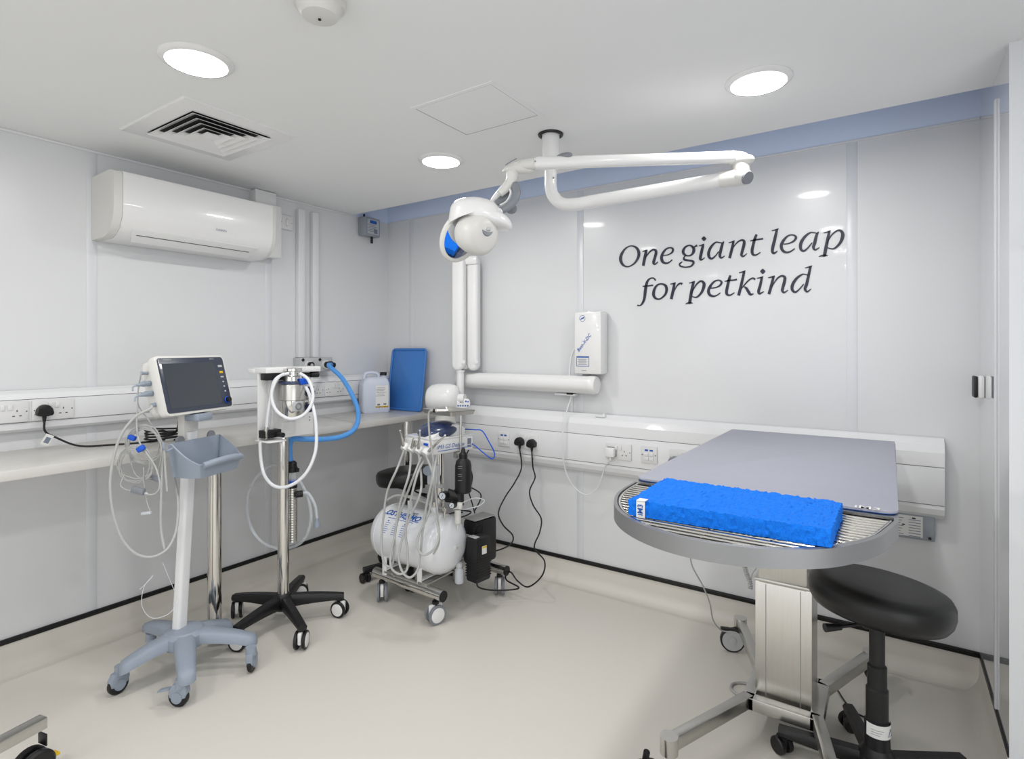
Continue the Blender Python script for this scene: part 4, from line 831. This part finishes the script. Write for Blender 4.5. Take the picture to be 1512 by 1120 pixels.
b.tube([lp(.62, .173), lp(.80, .173)], .0008, 5, sm=0); b.tube([lp(.80, .173), lp(.71, .196)], .0008, 5, sm=0); b.tube([lp(.71, .196), lp(.62, .173)], .0008, 5, sm=0)
for k in range(3): b.tube([lp(.15, .190-k*.007), lp(.3, .190-k*.007), lp(.48-.05*k, .190-k*.007)], .0006, 5, sm=0)
b.build('paper_label', [PAPER, INKG], st)
s2 = dup(st); s2['label'] = 'smaller-looking black stool tucked under the worktop corner, behind the dental cart'
s2.location = pt(604, 700, 3.36); s2.location.z = 0; s2.rotation_euler = (0, 0, math.radians(173))
for ch in [o for o in COL.objects if o.parent == s2]: ch.location.z -= 0
for ch in [o for o in COL.objects if o.parent == s2 and (o.name.startswith('paper'))]: bpy.data.objects.remove(ch)

# ------------------------------------------------------------------ x-ray unit on the back wall
t = thing('dental_xray_unit', 'white wall-mounted x-ray unit with a long horizontal arm, folded upright arms and round tube head', 'x-ray machine', (1.65, 0, 1.2))
b = B(); b.box((1.655, -.050, 1.375), (.165, .09, .345), bev=.012); b.build('generator_box', WHITE, t)
b = B(frame(None, (1.655, -.0955, 1.375), UB)); b.mi = 0; b.torus((-.03, .135, .0), (0, 0, 1), .017, .001, 28, 6); b.prism([(-.043, .127), (-.036, .137), (-.028, .14), (-.02, .144), (-.019, .139), (-.025, .133), (-.034, .131)], (0, 0, 0), X, Y, .0012)
b.build('logo', INKB, t); b = B(frame(None, (1.655, -.0955, 1.375), UB)); ca, sa = math.cos(.88), math.sin(.88); b.text('Best-X-DC', .026, (-.02, 0.0, 0), V((ca, sa, 0)), V((-sa, ca, 0)), shear=.2, bold=.01, th=.001)
b.build('lettering', [INKB, INKG], t); b = B(frame(None, (1.655, -.0955, 1.375), UB))
for q0, q1 in (((-.065, -.075), (.01, -.075)), ((-.065, -.128), (.01, -.128))): b.box(((q0[0]+q1[0])/2, q0[1], .0006), (.076, .002, .001))
for x_ in (-.065, .01): b.box((x_, -.1015, .0006), (.002, .054, .001))
b.box((-.0275, -.078, .0006), (.07, .006, .001)); b.mi = 1
for k in range(5): b.box((-.03, -.09-k*.007, .0006), (.055-(k % 2)*.01, .002, .001))
b.box((-.02, -.152, .0006), (.03, .002, .001)); b.build('printed_label', [INKB, INKG], t)
b = B(); b.cyl((.725, -.066, 1.143), (1.66, -.066, 1.143), .05, n=32); b.lathe([(.05, 0), (.0515, .001), (.0515, .03), (.046, .04)], (1.66, -.066, 1.143), (1, 0, 0), 32); b.build('wall_arm', WHITE, t)
b = B(); b.box((1.50, -.055, 1.083), (.13, .035, .012), bev=.003); b.mi = 1; b.box((1.535, -.06, 1.09), (.04, .03, .012)); b.build('arm_bracket', [PVC, BLACK], t)
pv = V((.79, -.14, 0)); 
def cap_arm(px0, px1, d, zb_, zt_, w_, th_):
    c_ = pt((px0+px1)/2, 500, d); b = B(); out = []
    n_ = 8
    for i in range(n_+1): a = PI+PI*i/n_; out.append((w_/2*math.cos(a), zb_+w_/2+w_/2*math.sin(a)))
    for i in range(n_+1): a = PI*i/n_; out.append((w_/2*math.cos(a), zt_-w_/2+w_/2*math.sin(a)))
    b.prism(out, V((c_.x, c_.y, 0))-V((-math.sin(.3), math.cos(.3), 0))*th_/2*-1, V((math.cos(.3), math.sin(.3), 0)), Zv, th_, bev=.018, seg=4); return b
b = cap_arm(668, 688, 3.50, 1.205, 1.93, .082, .07); b.mi = 1; q = pt(684, 534, 3.455); b.cyl(q, q-FW*.004, .012, n=16); b.build('upright_arm', [WHITE, PVC], t)
b = cap_arm(691, 708, 3.53, 1.205, 1.93, .074, .07); b.mi = 1; q = pt(703, 534, 3.485); b.cyl(q, q-FW*.004, .012, n=16); b.build('upright_arm', [WHITE, PVC], t)
b = B(); b.box(pt(689, 385, 3.52), (.16, .06, .06), Rz(.3), bev=.02); b.build('arm_joint', WHITE, t)
b = B(); c0 = pt(679.5, 546, 3.5); c1 = pt(679.5, 590, 3.5); b.cyl(c0, c1, .024, n=24); b.cyl(c0, c0-Zv*.012, .028, n=24); b.box(c0+V((0, .03, .02)), (.05, .12, .03), bev=.008); b.cyl(V((.74, -.07, 1.19)), V((.74, -.07, 1.23)), .02, n=18); b.build('head_post', WHITE, t)
b = B(); hc = pt(659, 588, 3.42); ha_ = (RT*.9-FW*.25).normalized(); b.lathe([(.02, -.115), (.07, -.108), (.086, -.085), (.09, -.05), (.09, .03), (.08, .06), (.05, .078), (.03, .082), (.03, .12)], hc, ha_, 36); b.build('tube_head', WHITE, t, angle=45)
b = B(); q = hc-ha_*.02; b.lathe([(.06, .05), (.055, .085), (.05, .1), (.062, .115), (.062, .2), (.055, .205)], q, (0, .15, -1), 30); b.build('beam_cone', CREAM, t, angle=40)
b = B(); q = pt(682, 595, 3.38); Mp = Matrix(((RT.x, 0, -FW.x, q.x), (RT.y, 0, -FW.y, q.y), (0, 1, 0, q.z), (0, 0, 0, 1))); b.M = Mp; b.prism(rrect(.098, .056, .02), (0, 0, -.02), X, Y, .03, bev=.006); b.mi = 1
for k in range(6): b.cyl((-.036+k*.0145, -.014, .01), (-.036+k*.0145, -.014, .0115), .0045, n=12)
b.cyl((.025, .012, .01), (.025, .012, .0115), .0055, n=12); b.cyl((.038, .010, .01), (.038, .010, .0115), .0045, n=12); b.mi = 2; b.box((.0, .011, .0105), (.022, .013, .001)); b.build('control_pad', [WHITE, INKB, BLACK], t)
b = B(); b.tube([V((1.572, -.045, 1.36)), V((1.545, -.05, 1.33)), V((1.53, -.055, 1.27)), V((1.525, -.06, 1.19))], .006, 10); b.build('power_lead', HOSEW, t)
b = B(); q0 = onB(843, 630); b.box((1.512, -.0045, 1.03), (.014, .009, .12), bev=.002); tag(b.build('cable_cover', PVC), 'narrow white cable cover between the x-ray arm and the back trunking', 'cable cover')

# ------------------------------------------------------------------ surgical light
t = thing('surgical_light', 'white ceiling-hung surgical light with a double articulated arm', 'surgical light', (1.84, -.813, CEIL))
PC = V((1.84, -.813, 0))
b = B(); b.torus(PC+Zv*(CEIL-.003), (0, 0, 1), .047, .007, 36, 8); b.mi = 1; b.lathe([(.037, 2.235), (.038, 2.25), (.036, 2.11), (.035, 2.10)][1:], PC, n=32); b.build('ceiling_mount', [BLACK, WHITE], t)
jr = V((2.590, -.735, 0)); dr = (jr-PC).normalized()
b = B(); b.tube([PC+Zv*2.13, PC+Zv*2.07, PC+Zv*2.03, PC+dr*.012+Zv*1.99, PC+dr*.05+Zv*1.953, PC+dr*.11+Zv*1.942, PC+dr*.2+Zv*1.945, PC+dr*.4+Zv*1.952, PC+dr*.60+Zv*1.959, PC+dr*.70+Zv*1.962], .026, 24, sm=6); b.mi = 1; b.cyl(PC+Zv*2.06-FW*.0265+RT*.01, PC+Zv*2.06-FW*.028+RT*.01, .004, n=10); b.build('fixed_arm', [WHITE, GREYD], t)
b = B(); q = jr+Zv*1.963; b.cyl(PC+dr*.68+Zv*1.962, q, .029, .031, n=24); b.ell(q, (.037, .037, .031)); b.cyl(q+Zv*.02, q+Zv*.05, .03, n=24); b.mi = 1; ax = (dr*.55-FW*.9-Zv*.5).normalized(); b.cyl(q+ax*.028, q+ax*.036, .024, .022, n=24); b.build('arm_knuckle', [CREAM, GREYD], t)
E1 = pt(1082, 232, 2.02); E0 = pt(790, 241, 2.10); sd = (E0-E1).normalized()
b = B(); b.tube([jr+Zv*2.015+V((.012, 0, -.004)), jr+Zv*2.028, jr+Zv*2.036-dr*.03, E1+V((0, 0, .0))], .03, 20, radii=(.024, .024)); b.ell(jr+Zv*2.02, (.045, .035, .022)); b.cyl(jr+Zv*2.0, jr+Zv*2.03, .026, n=24); b.build('elbow_cover', CREAM, t)
b = B(); u_ = sd.cross(Zv).normalized(); w_ = u_.cross(sd); secs = []
for k, s_ in ((-.02, .45), (-.014, .8), (0, 1), (.3, 1), ((E0-E1).length-.01, 1.08), ((E0-E1).length+.006, .85), ((E0-E1).length+.013, .45)):
    c_ = E1+sd*k; secs.append([b.v(c_+u_*(q[0]*s_)+w_*(q[1]*s_)) for q in rrect(.042, .042, .018)])
b.loft(secs); b.mi = 1; q = E1-FW*.022; b.cyl(q, q-FW*.001, .003, n=8); q = E0-FW*.0225; b.cyl(q, q-FW*.001, .003, n=8); q = pt(833, 235, 2.08); b.ell(q+Zv*.012, (.035, .012, .012)); b.build('spring_arm', [WHITE, GREYD], t)
b = B(); K = pt(757, 246, 2.12); b.tube([E0+sd*.0, pt(775, 243, 2.11), pt(762, 245, 2.12), pt(750, 250, 2.12)], .02, 20, radii=(.022, .015)); b.pillow(catmull([(-.045, -.018), (-.035, .0), (-.01, .017), (.03, .024), (.07, .022), (.075, -.018), (.03, -.026), (-.01, -.024)], 3, True), pt(760, 246, 2.12), RT, Zv, .022, .022)
b.mi = 1; b.tube([pt(746, 244, 2.095), pt(755, 238, 2.09), pt(763, 234, 2.095)], .002, 6); b.build('wrist_cover', [CREAM, GREYD], t)
b = B(); b.cyl(pt(757, 250, 2.12), pt(757, 262, 2.12), .022, n=24); b.cyl(pt(757, 255, 2.12), pt(756, 256, 2.12), .024, n=24); b.tube([pt(757, 255, 2.12), pt(755, 266, 2.12), pt(748, 276, 2.12), pt(738, 286, 2.12)], .02, 18, radii=(.024, .014)); b.build('swivel', CREAM, t)
# forked yoke : white inner band and grey outer band
b = B(); b.tube([pt(745, 276, 2.125), pt(736, 286, 2.14), pt(727, 297, 2.16), pt(724, 303, 2.165)], .012, 12, radii=(.014, .007)); b.tube([pt(745, 275, 2.12), pt(751, 277, 2.115), pt(754, 285, 2.11), pt(748, 297, 2.105), pt(738, 303, 2.10)], .004, 10); b.build('yoke', WHITE, t)
b = B(); b.tube([pt(759, 272, 2.12), pt(763, 284, 2.11), pt(758, 298, 2.10), pt(746, 308, 2.09), pt(733, 312, 2.085)], .015, 16, radii=(.017, .0125)); b.ell(pt(755, 308, 2.15), (.022, .022, .02)); b.build('grip_arm', GREYD, t)
b = B(); b.pillow(catmull([(-.03, -.03), (-.02, .0), (.01, .028), (.03, .034), (.033, .01), (.012, -.016), (-.008, -.028)], 3, True), pt(741, 292, 2.15), RT, Zv, .006, .01); b.build('yoke_cover', GREYD, t)
b = B(); q = pt(735, 314, 2.08); b.torus(q, -FW-RT*.4-Zv*.5, .016, .004, 24, 8); b.build('collar', WHITE, t)
# head: outline in photo pixels turned into metres about (704,320) at depth 2.1
HD = 2.1; s_ = HD/F; H0 = pt(704, 322, HD)
def o8(L, k=3): return [((640+x/8.614-704)*s_, (322-(270+y/8.614))*s_) for x, y in [q[:2] for q in catmull(L, k, True)]]
hood = [(205, 380), (235, 285), (320, 220), (500, 192), (640, 208), (790, 262), (870, 380), (950, 440), (998, 520), (985, 585), (900, 595), (700, 582), (560, 555), (490, 520), (420, 470), (330, 440), (250, 490), (190, 540)]
b = B(); b.pillow(o8(hood), H0, RT, Zv, .085, .10, 8); b.build('hood', WHITE, t, angle=70)
ringo = [(100, 850), (125, 720), (175, 590), (240, 500), (320, 455), (400, 480), (440, 600), (500, 760), (495, 880), (420, 960), (320, 990), (210, 965), (130, 915)]
ringi = [(170, 790), (200, 660), (250, 545), (320, 480), (380, 500), (410, 600), (450, 760), (440, 870), (380, 950), (320, 968), (240, 940), (185, 870)]
# the mirror ring: a tilted oval frame with a concave mirror
ca = pt(681, 350, 2.12); ma = ((CAM-ca).normalized()+(V((2.70, -1.45, 1.0))-ca).normalized()).normalized(); mu = (Zv-ma*Zv.dot(ma)).normalized(); mw = mu.cross(ma).normalized()
mu2 = (mu*.96+mw*(.3 if mw.dot(RT) > 0 else -.3)).normalized(); mw2 = mu2.cross(ma).normalized()
b = B(); N_ = 40; secs = []
for i in range(N_):
    a = 2*PI*i/N_; e = mu2*math.cos(a)*.088+mw2*math.sin(a)*.062; er = e.normalized()
    secs.append([b.v(ca+e+er*q[0]+ma*q[1]) for q in ((0, .006), (.011, .004), (.016, -.008), (.008, -.03), (-.01, -.045), (-.004, -.01))])
b.loft(secs, closed=True); b.build('reflector_rim', CREAM, t, angle=60)
b = B(); secs = []
for j in range(1, 9):
    r = j/8; secs.append([b.v(ca+(mu2*math.cos(2*PI*i/N_)*.087+mw2*math.sin(2*PI*i/N_)*.061)*r-ma*(.008*(1-r*r)+.002)) for i in range(N_)])
b.loft(secs, caps=True); b.build('reflector', MIRROR, t, angle=70)
# lamp drum in front
dc = pt(708, 347, 2.06); da = (-FW*.62+RT*.62-Zv*.30).normalized()
b = B(); b.lathe([(.03, -.085), (.055, -.08), (.068, -.062), (.074, -.035), (.075, .0), (.072, .02), (.062, .034), (.045, .041), (.01, .043)], dc, da, 48); b.build('lamp_drum', CREAM, t, angle=60)
b = B(); q = dc+da*.040+Zv*.032-RT*.004; b.lathe([(.012, .011), (.028, .012), (.032, .0), (.022, -.006)], q, da+Zv*.35, 28); b.mi = 1; b.box(q+da*.014, (.02, .016, .012), Rz(.5), bev=.004); b.build('socket_recess', [GREYD, LGREY], t)
b = B(); b.tube([pt(703, 322, 2.045), pt(712, 323, 2.035), pt(718, 319, 2.03), pt(724, 317, 2.04)], .007, 12, radii=(.004, .007)); b.build('handle_lever', WHITE, t)

# ------------------------------------------------------------------ examination table
TZ = .965
tx0, tx1, ty0, ty1, tyf = 2.432, 3.052, -.17, -1.40, -1.745
t = thing('examination_table', 'steel examination table with a rounded wire-grid end and central steel column', 'table', (2.735, -.67, 0))
cxm, hw_ = (tx0+tx1)/2, (tx1-tx0)/2
RIM = [(942, 708), (915.7, 722.5), (906.5, 737), (912, 752), (935, 768), (975, 784), (1030, 797.5), (1100, 807), (1165, 810.5), (1225, 808.5), (1270, 800.5), (1300, 790.5), (1314.5, 780), (1319, 768)]
RW = [(tx0, ty1+.1)]+[(lambda q: (q.x, q.y))(onz(px_, py_, TZ)) for px_, py_ in RIM[1:]]
RW[-1] = (tx1, RW[-1][1]); RWS = [(tx0, ty0)]+[q[:2] for q in catmull([(q[0], q[1], 0) for q in RW], 4)]+[(tx1, ty0)]
def outline(ins=0):
    n_ = len(RWS); out = []
    for i in range(n_):
        a_, c_ = V(RWS[i-1] if i else (RWS[0][0]+1, RWS[0][1])), V(RWS[i+1] if i < n_-1 else (RWS[-1][0]-1, RWS[-1][1])); p_ = V(RWS[i])
        d1_, d2_ = (p_-a_).normalized(), (c_-p_).normalized(); t_ = (d1_+d2_).normalized(); nn_ = V((-t_.y, t_.x)); k_ = 1/max(.5, nn_.dot(V((-d1_.y, d1_.x))))
        out.append((p_.x+nn_.x*ins*k_, p_.y+nn_.y*ins*k_))
    return out
b = B(); oo = outline(0); ii = outline(.008)
r = [[b.v((q[0], q[1], z)) for q in L] for L, z in ((oo, TZ-.038), (oo, TZ-.001), (ii, TZ), (ii, TZ-.038))]
b.loft(r, closed=True); b.build('rim', ALU, t, angle=30)
b = B(); pl = outline(.006); b.prism([(q[0], q[1]) for q in pl][::-1] if False else [(q[0], q[1]) for q in pl], (0, 0, TZ-.036), X, Y, .003); b.build('basin', STEELH, t)
b = B(); b.prism([(tx0+.006, ty0-.006), (tx0+.006, -1.366), (tx1-.006, -1.366), (tx1-.006, ty0-.006)][::-1], (0, 0, TZ-.006), X, Y, .006); b.build('top_plate', STEELH, t)
b = B(); g_ = outline(.014)[1:-1]
def xs_at(y):
    xs = []
    for p_, q_ in zip(g_, g_[1:]):
        if (p_[1]-y)*(q_[1]-y) <= 0 and p_[1] != q_[1]: xs.append(p_[0]+(q_[0]-p_[0])*(y-p_[1])/(q_[1]-p_[1]))
    return (min(xs), max(xs)) if len(xs) > 1 else None
y = -1.375
while y > -1.75:
    e_ = xs_at(y)
    if e_: b.cyl((e_[0], y, TZ-.004), (e_[1], y, TZ-.004), .0028, n=8)
    y -= .0205
b.tube([(q[0], q[1], TZ-.004) for q in g_], .0032, 8, sm=0)
for x_ in (2.60, 2.72, 2.84): b.cyl((x_, -1.37, TZ-.0085), (x_, min(q[1] for q in g_ if abs(q[0]-x_) < .06)+.012, TZ-.0085), .0025, n=8)
b.build('wire_grid', CHROME, t)
b = B(); b.prism([(-.075, -.085), (.075, -.085), (.075, .085), (-.075, .085)], (2.728, -.675, .52), X, Y, TZ-.04-.52, bev=.006); b.box((2.728, -.675, TZ-.055), (.4, .6, .03), bev=.004); b.build('upper_column', STEEL, t)
b = B(); b.prism([(-.088, -.085), (.088, -.085), (.088, .09), (-.088, .09)], (2.73, -.675, .11), X, Y, .42, bev=.008); b.mi = 1; b.box((2.73, -.675, .535), (.186, .19, .012), bev=.004)
b.mi = 2; b.box((2.676, -.7605, .32), (.002, .001, .40)); b.box((2.784, -.7605, .32), (.002, .001, .40)); b.build('lower_column', [STEEL, STEELH, GREYD], t)
b = B()
for y_ in (-.79, -.56): b.box((2.73, y_, .112), (.235, .04, .042), bev=.003)
for x_ in (2.625, 2.835): b.box((x_, -.675, .112), (.04, .27, .042), bev=.003)
b.build('base_frame', STEELH, t)
legs = [((2.62, -.79), tuple(pt(988, 1089, 1.746))[:2]), ((2.84, -.79), (2.90, -1.02)), ((2.62, -.56), (2.478, -.22)), ((2.84, -.56), (2.97, -.22))]
for i, (a_, c_) in enumerate(legs):
    a_, c_ = V((*a_, .113)), V((*c_, .113)); d = (c_-a_).normalized(); b = B(); ang = math.atan2(d.y, d.x)
    b.box((a_+c_)/2, ((c_-a_).length+.02, .036, .042), Rz(ang), bev=.003); b.build('leg', STEELH, t)
    b = B(); b.cyl(c_-Zv*.03, c_+Zv*.024, .028, n=24); b.build('leg_cap', STEEL, t)
for i, (p_, a) in enumerate(((tuple(pt(955, 1140, 1.69))[:2], .9), ((2.95, -1.1), .5), ((2.455, -.27), .35), ((2.98, -.165), 1.))):
    c = V((*p_, .052)); ax = V((math.sin(a), -math.cos(a), 0)); fd = V((math.cos(a), math.sin(a), 0))
    b = B(); b.box(c+Zv*.03, (.05, .018, .03), Rz(a), bev=.005); b.mi = 1; b.box(c-fd*.03+Zv*.045, (.04, .026, .012), Rz(a), bev=.004); b.cyl(c+Zv*.04-ax*.01, V((legs[i][1][0], legs[i][1][1], .09)) if i != 1 and i != 0 else c+Zv*.075, .01, n=10); h = b.build('caster', [LGREY, BLACK], t)
    b = B(); b.lathe([(.03, -.011), (.046, -.011), (.052, -.007), (.052, .007), (.046, .011), (.03, .011)], c, ax, 32); b.mi = 1; b.lathe([(.001, .006), (.042, .006), (.044, .012), (.03, .013), (.016, .012), (.015, .016), (.001, .017)], c, ax, 32); b.lathe([(.001, -.014), (.042, -.013), (.044, -.006), (.001, -.006)], c, ax, 32); b.build('wheel', [BLACK, LGREY], h)
# mat
b = B(); mo = [(tx0-.004, ty0+.0), ] ; yfm = -1.352
mo = [(tx0+.0, ty0-.003)]+[(tx0+.03-.03*math.cos(a), yfm+.03-.03*math.sin(a)) for a in [PI/2*i/5 for i in range(6)]]+[(tx1-.03+.03*math.sin(a), yfm+.03-.03*math.cos(a)) for a in [PI/2*i/5 for i in range(6)]]+[(tx1-.002, ty0-.003)]
t = thing('rubber_mat', 'flat lilac-grey mat covering the straight part of the table', 'mat', (cxm, -.8, TZ))
b.prism(mo, (0, 0, TZ+.003), X, Y, .005, bev=.001); b.mi = 1; b.prism([(q[0]*.997+cxm*.003, q[1]*.999-.0007) for q in mo], (0, 0, TZ+.0012), X, Y, .002); b.build('mat', [MATG, MATB], t)
q = onz(1281, 750, TZ+.008); b = B(); b.text('iM3', .036, (q.x, q.y, TZ+.0088), X, Y, bold=.01, th=.0005); b.build('logo', PAPER, t)
# foam pad
t = thing('foam_pad', 'bright blue porous foam pad lying across the wire-grid end of the table', 'foam pad', (2.68, -1.42, TZ))
pz = TZ+.0005; PTp = TZ+.036
c0, c1, c2, c3 = [onz(*q, PTp) for q in ((983.6, 705.7), (1243.6, 741.4), (1228, 782), (928, 737))]
pc = (c0+c1+c2+c3)/4; e1 = ((c1-c0)+(c2-c3))/2; e2 = ((c0-c3)+(c1-c2))/2
b = B(); nx, ny, nz = 90, 34, 5; rnd = random.Random(3); grid = {}
d1, d2 = e1.normalized(), e2.normalized(); L1, L2 = e1.length, e2.length; ctr = V((pc.x, pc.y, 0))
def gv(i, j, k):
    if (i, j, k) not in grid:
        j_ = .0022; z_ = pz+.001+(PTp-pz)*k/nz
        fi, fj = i/nx, j/ny; p_ = (c3*(1-fi)+c2*fi)*(1-fj)+(c0*(1-fi)+c1*fi)*fj; p_.z = 0; p_ = p_+d1*rnd.uniform(-j_, j_)+d2*rnd.uniform(-j_, j_)+Zv*(z_+(rnd.uniform(-.0028, .0014) if k else 0)); grid[(i, j, k)] = b.v(p_)
    return grid[(i, j, k)]
for i in range(nx):
    for j in range(ny):
        b.f([gv(i, j, nz), gv(i+1, j, nz), gv(i+1, j+1, nz), gv(i, j+1, nz)]); b.f([gv(i, j, 0), gv(i, j+1, 0), gv(i+1, j+1, 0), gv(i+1, j, 0)])
for k in range(nz):
    for i in range(nx):
        for j in (0, ny): b.f([gv(i, j, k), gv(i+1, j, k), gv(i+1, j, k+1), gv(i, j, k+1)])
    for j in range(ny):
        for i in (0, nx): b.f([gv(i, j, k), gv(i, j+1, k), gv(i, j+1, k+1), gv(i, j, k+1)])
b.build('foam', FOAM, t, angle=20)
b = B(); q = c3.lerp(c2, .075); q.z = 0; R2 = Rz(math.atan2(d1.y, d1.x)); b.box(q+Zv*(pz+.018)-d2*.004, (.02, .001, .036), R2); b.box(q+Zv*(PTp+.002)+d2*.006, (.02, .022, .001), R2)
b.mi = 1; b.text('iM3', .017, q+Zv*(pz+.018)-d2*.0048, Zv, -d1, bold=.02, th=.0008); b.build('paper_band', [PAPER, INKB], t)

# cords under the table
t = thing('foot_switch_cord', 'thin grey lead hanging under the left edge of the table', 'cord', pt(1060, 930, 2.3))
b = B(); b.tube([pt(1019, 812, 2.1), pt(1022, 835, 2.15), pt(1038, 865, 2.25), pt(1048, 890, 2.35), pt(1053, 915, 2.42), pt(1065, 930, 2.46), pt(1080, 932, 2.46)], .003, 8); b.build('cable', HOSEG, t)
t = thing('coiled_lead', 'short grey coiled lead hanging under the table beside the column', 'cord', pt(1105, 870, 1.95))
b = B(); hx = []
for i in range(150):
    a = i*.9; c_ = pt(1097+ (12 if i > 120 else 12*(i/120)**2)*.9, 815+55*i/150, 1.98); hx.append(c_+RT*.007*math.cos(a)+FW*.007*math.sin(a))
b.tube(hx, .002, 6, sm=2); b.tube([pt(1109, 871, 1.98), pt(1110, 850, 1.98), pt(1118, 835, 1.99), pt(1122, 815, 2.0)], .002, 8); b.build('cable', HOSEG, t)
t = thing('floor_cable', 'grey cable end lying on the floor beside the table base', 'cord', (2.55, -.55, 0))
b = B(); b.tube([(2.60, -.50, .006), (2.55, -.50, .006), (2.515, -.53, .006), (2.52, -.575, .006), (2.57, -.60, .006), (2.61, -.60, .006)], .005, 8); b.build('cable', HOSEG, t)
t = thing('floor_cable', 'thin black cable curving on the floor behind the stool', 'cord', (2.95, -.35, 0))
b = B(); b.tube([(2.86, -.33, .004), (2.90, -.42, .004), (2.95, -.47, .004), (3.03, -.46, .004)], .003, 8); b.build('cable', BLACK, t)

# ------------------------------------------------------------------ equipment corner at lower left
t = thing('trolley', 'edge of a steel-railed trolley with a black castor in the bottom left corner', 'trolley', (.55, -2.4, 0))
e_ = pt(62, 1090, 1.76); d_ = (pt(0, 1113, 1.66)-e_).normalized()
b = B(); c_ = e_+d_*.25; b.box((c_.x, c_.y, c_.z), (.5, .04, .035), Rz(math.atan2(d_.y, d_.x)), bev=.003); b.mi = 1; b.box(e_-d_*.002, (.004, .042, .037), Rz(math.atan2(d_.y, d_.x)), bev=.001); b.build('side_rail', [STEELH, BLACK], t)
cq = V((e_.x, e_.y, 0))+d_*.025; cq.z = 0
b = B(); ax = V((-d_.y, d_.x, 0)).normalized(); c_ = V((cq.x, cq.y, .05))
for s_ in (-1, 1): b.lathe([(.03, -.012), (.046, -.012), (.05, -.006), (.05, .006), (.044, .012), (.001, .014)], c_+ax*(s_*.02), ax*s_, 28)
h = b.build('caster', BLACK, t); b = B(); b.box(c_-d_*.055+Zv*.01, (.03, .03, .008), Rz(math.atan2(d_.y, d_.x)), bev=.003); b.build('brake_pedal', YELLOW, h)
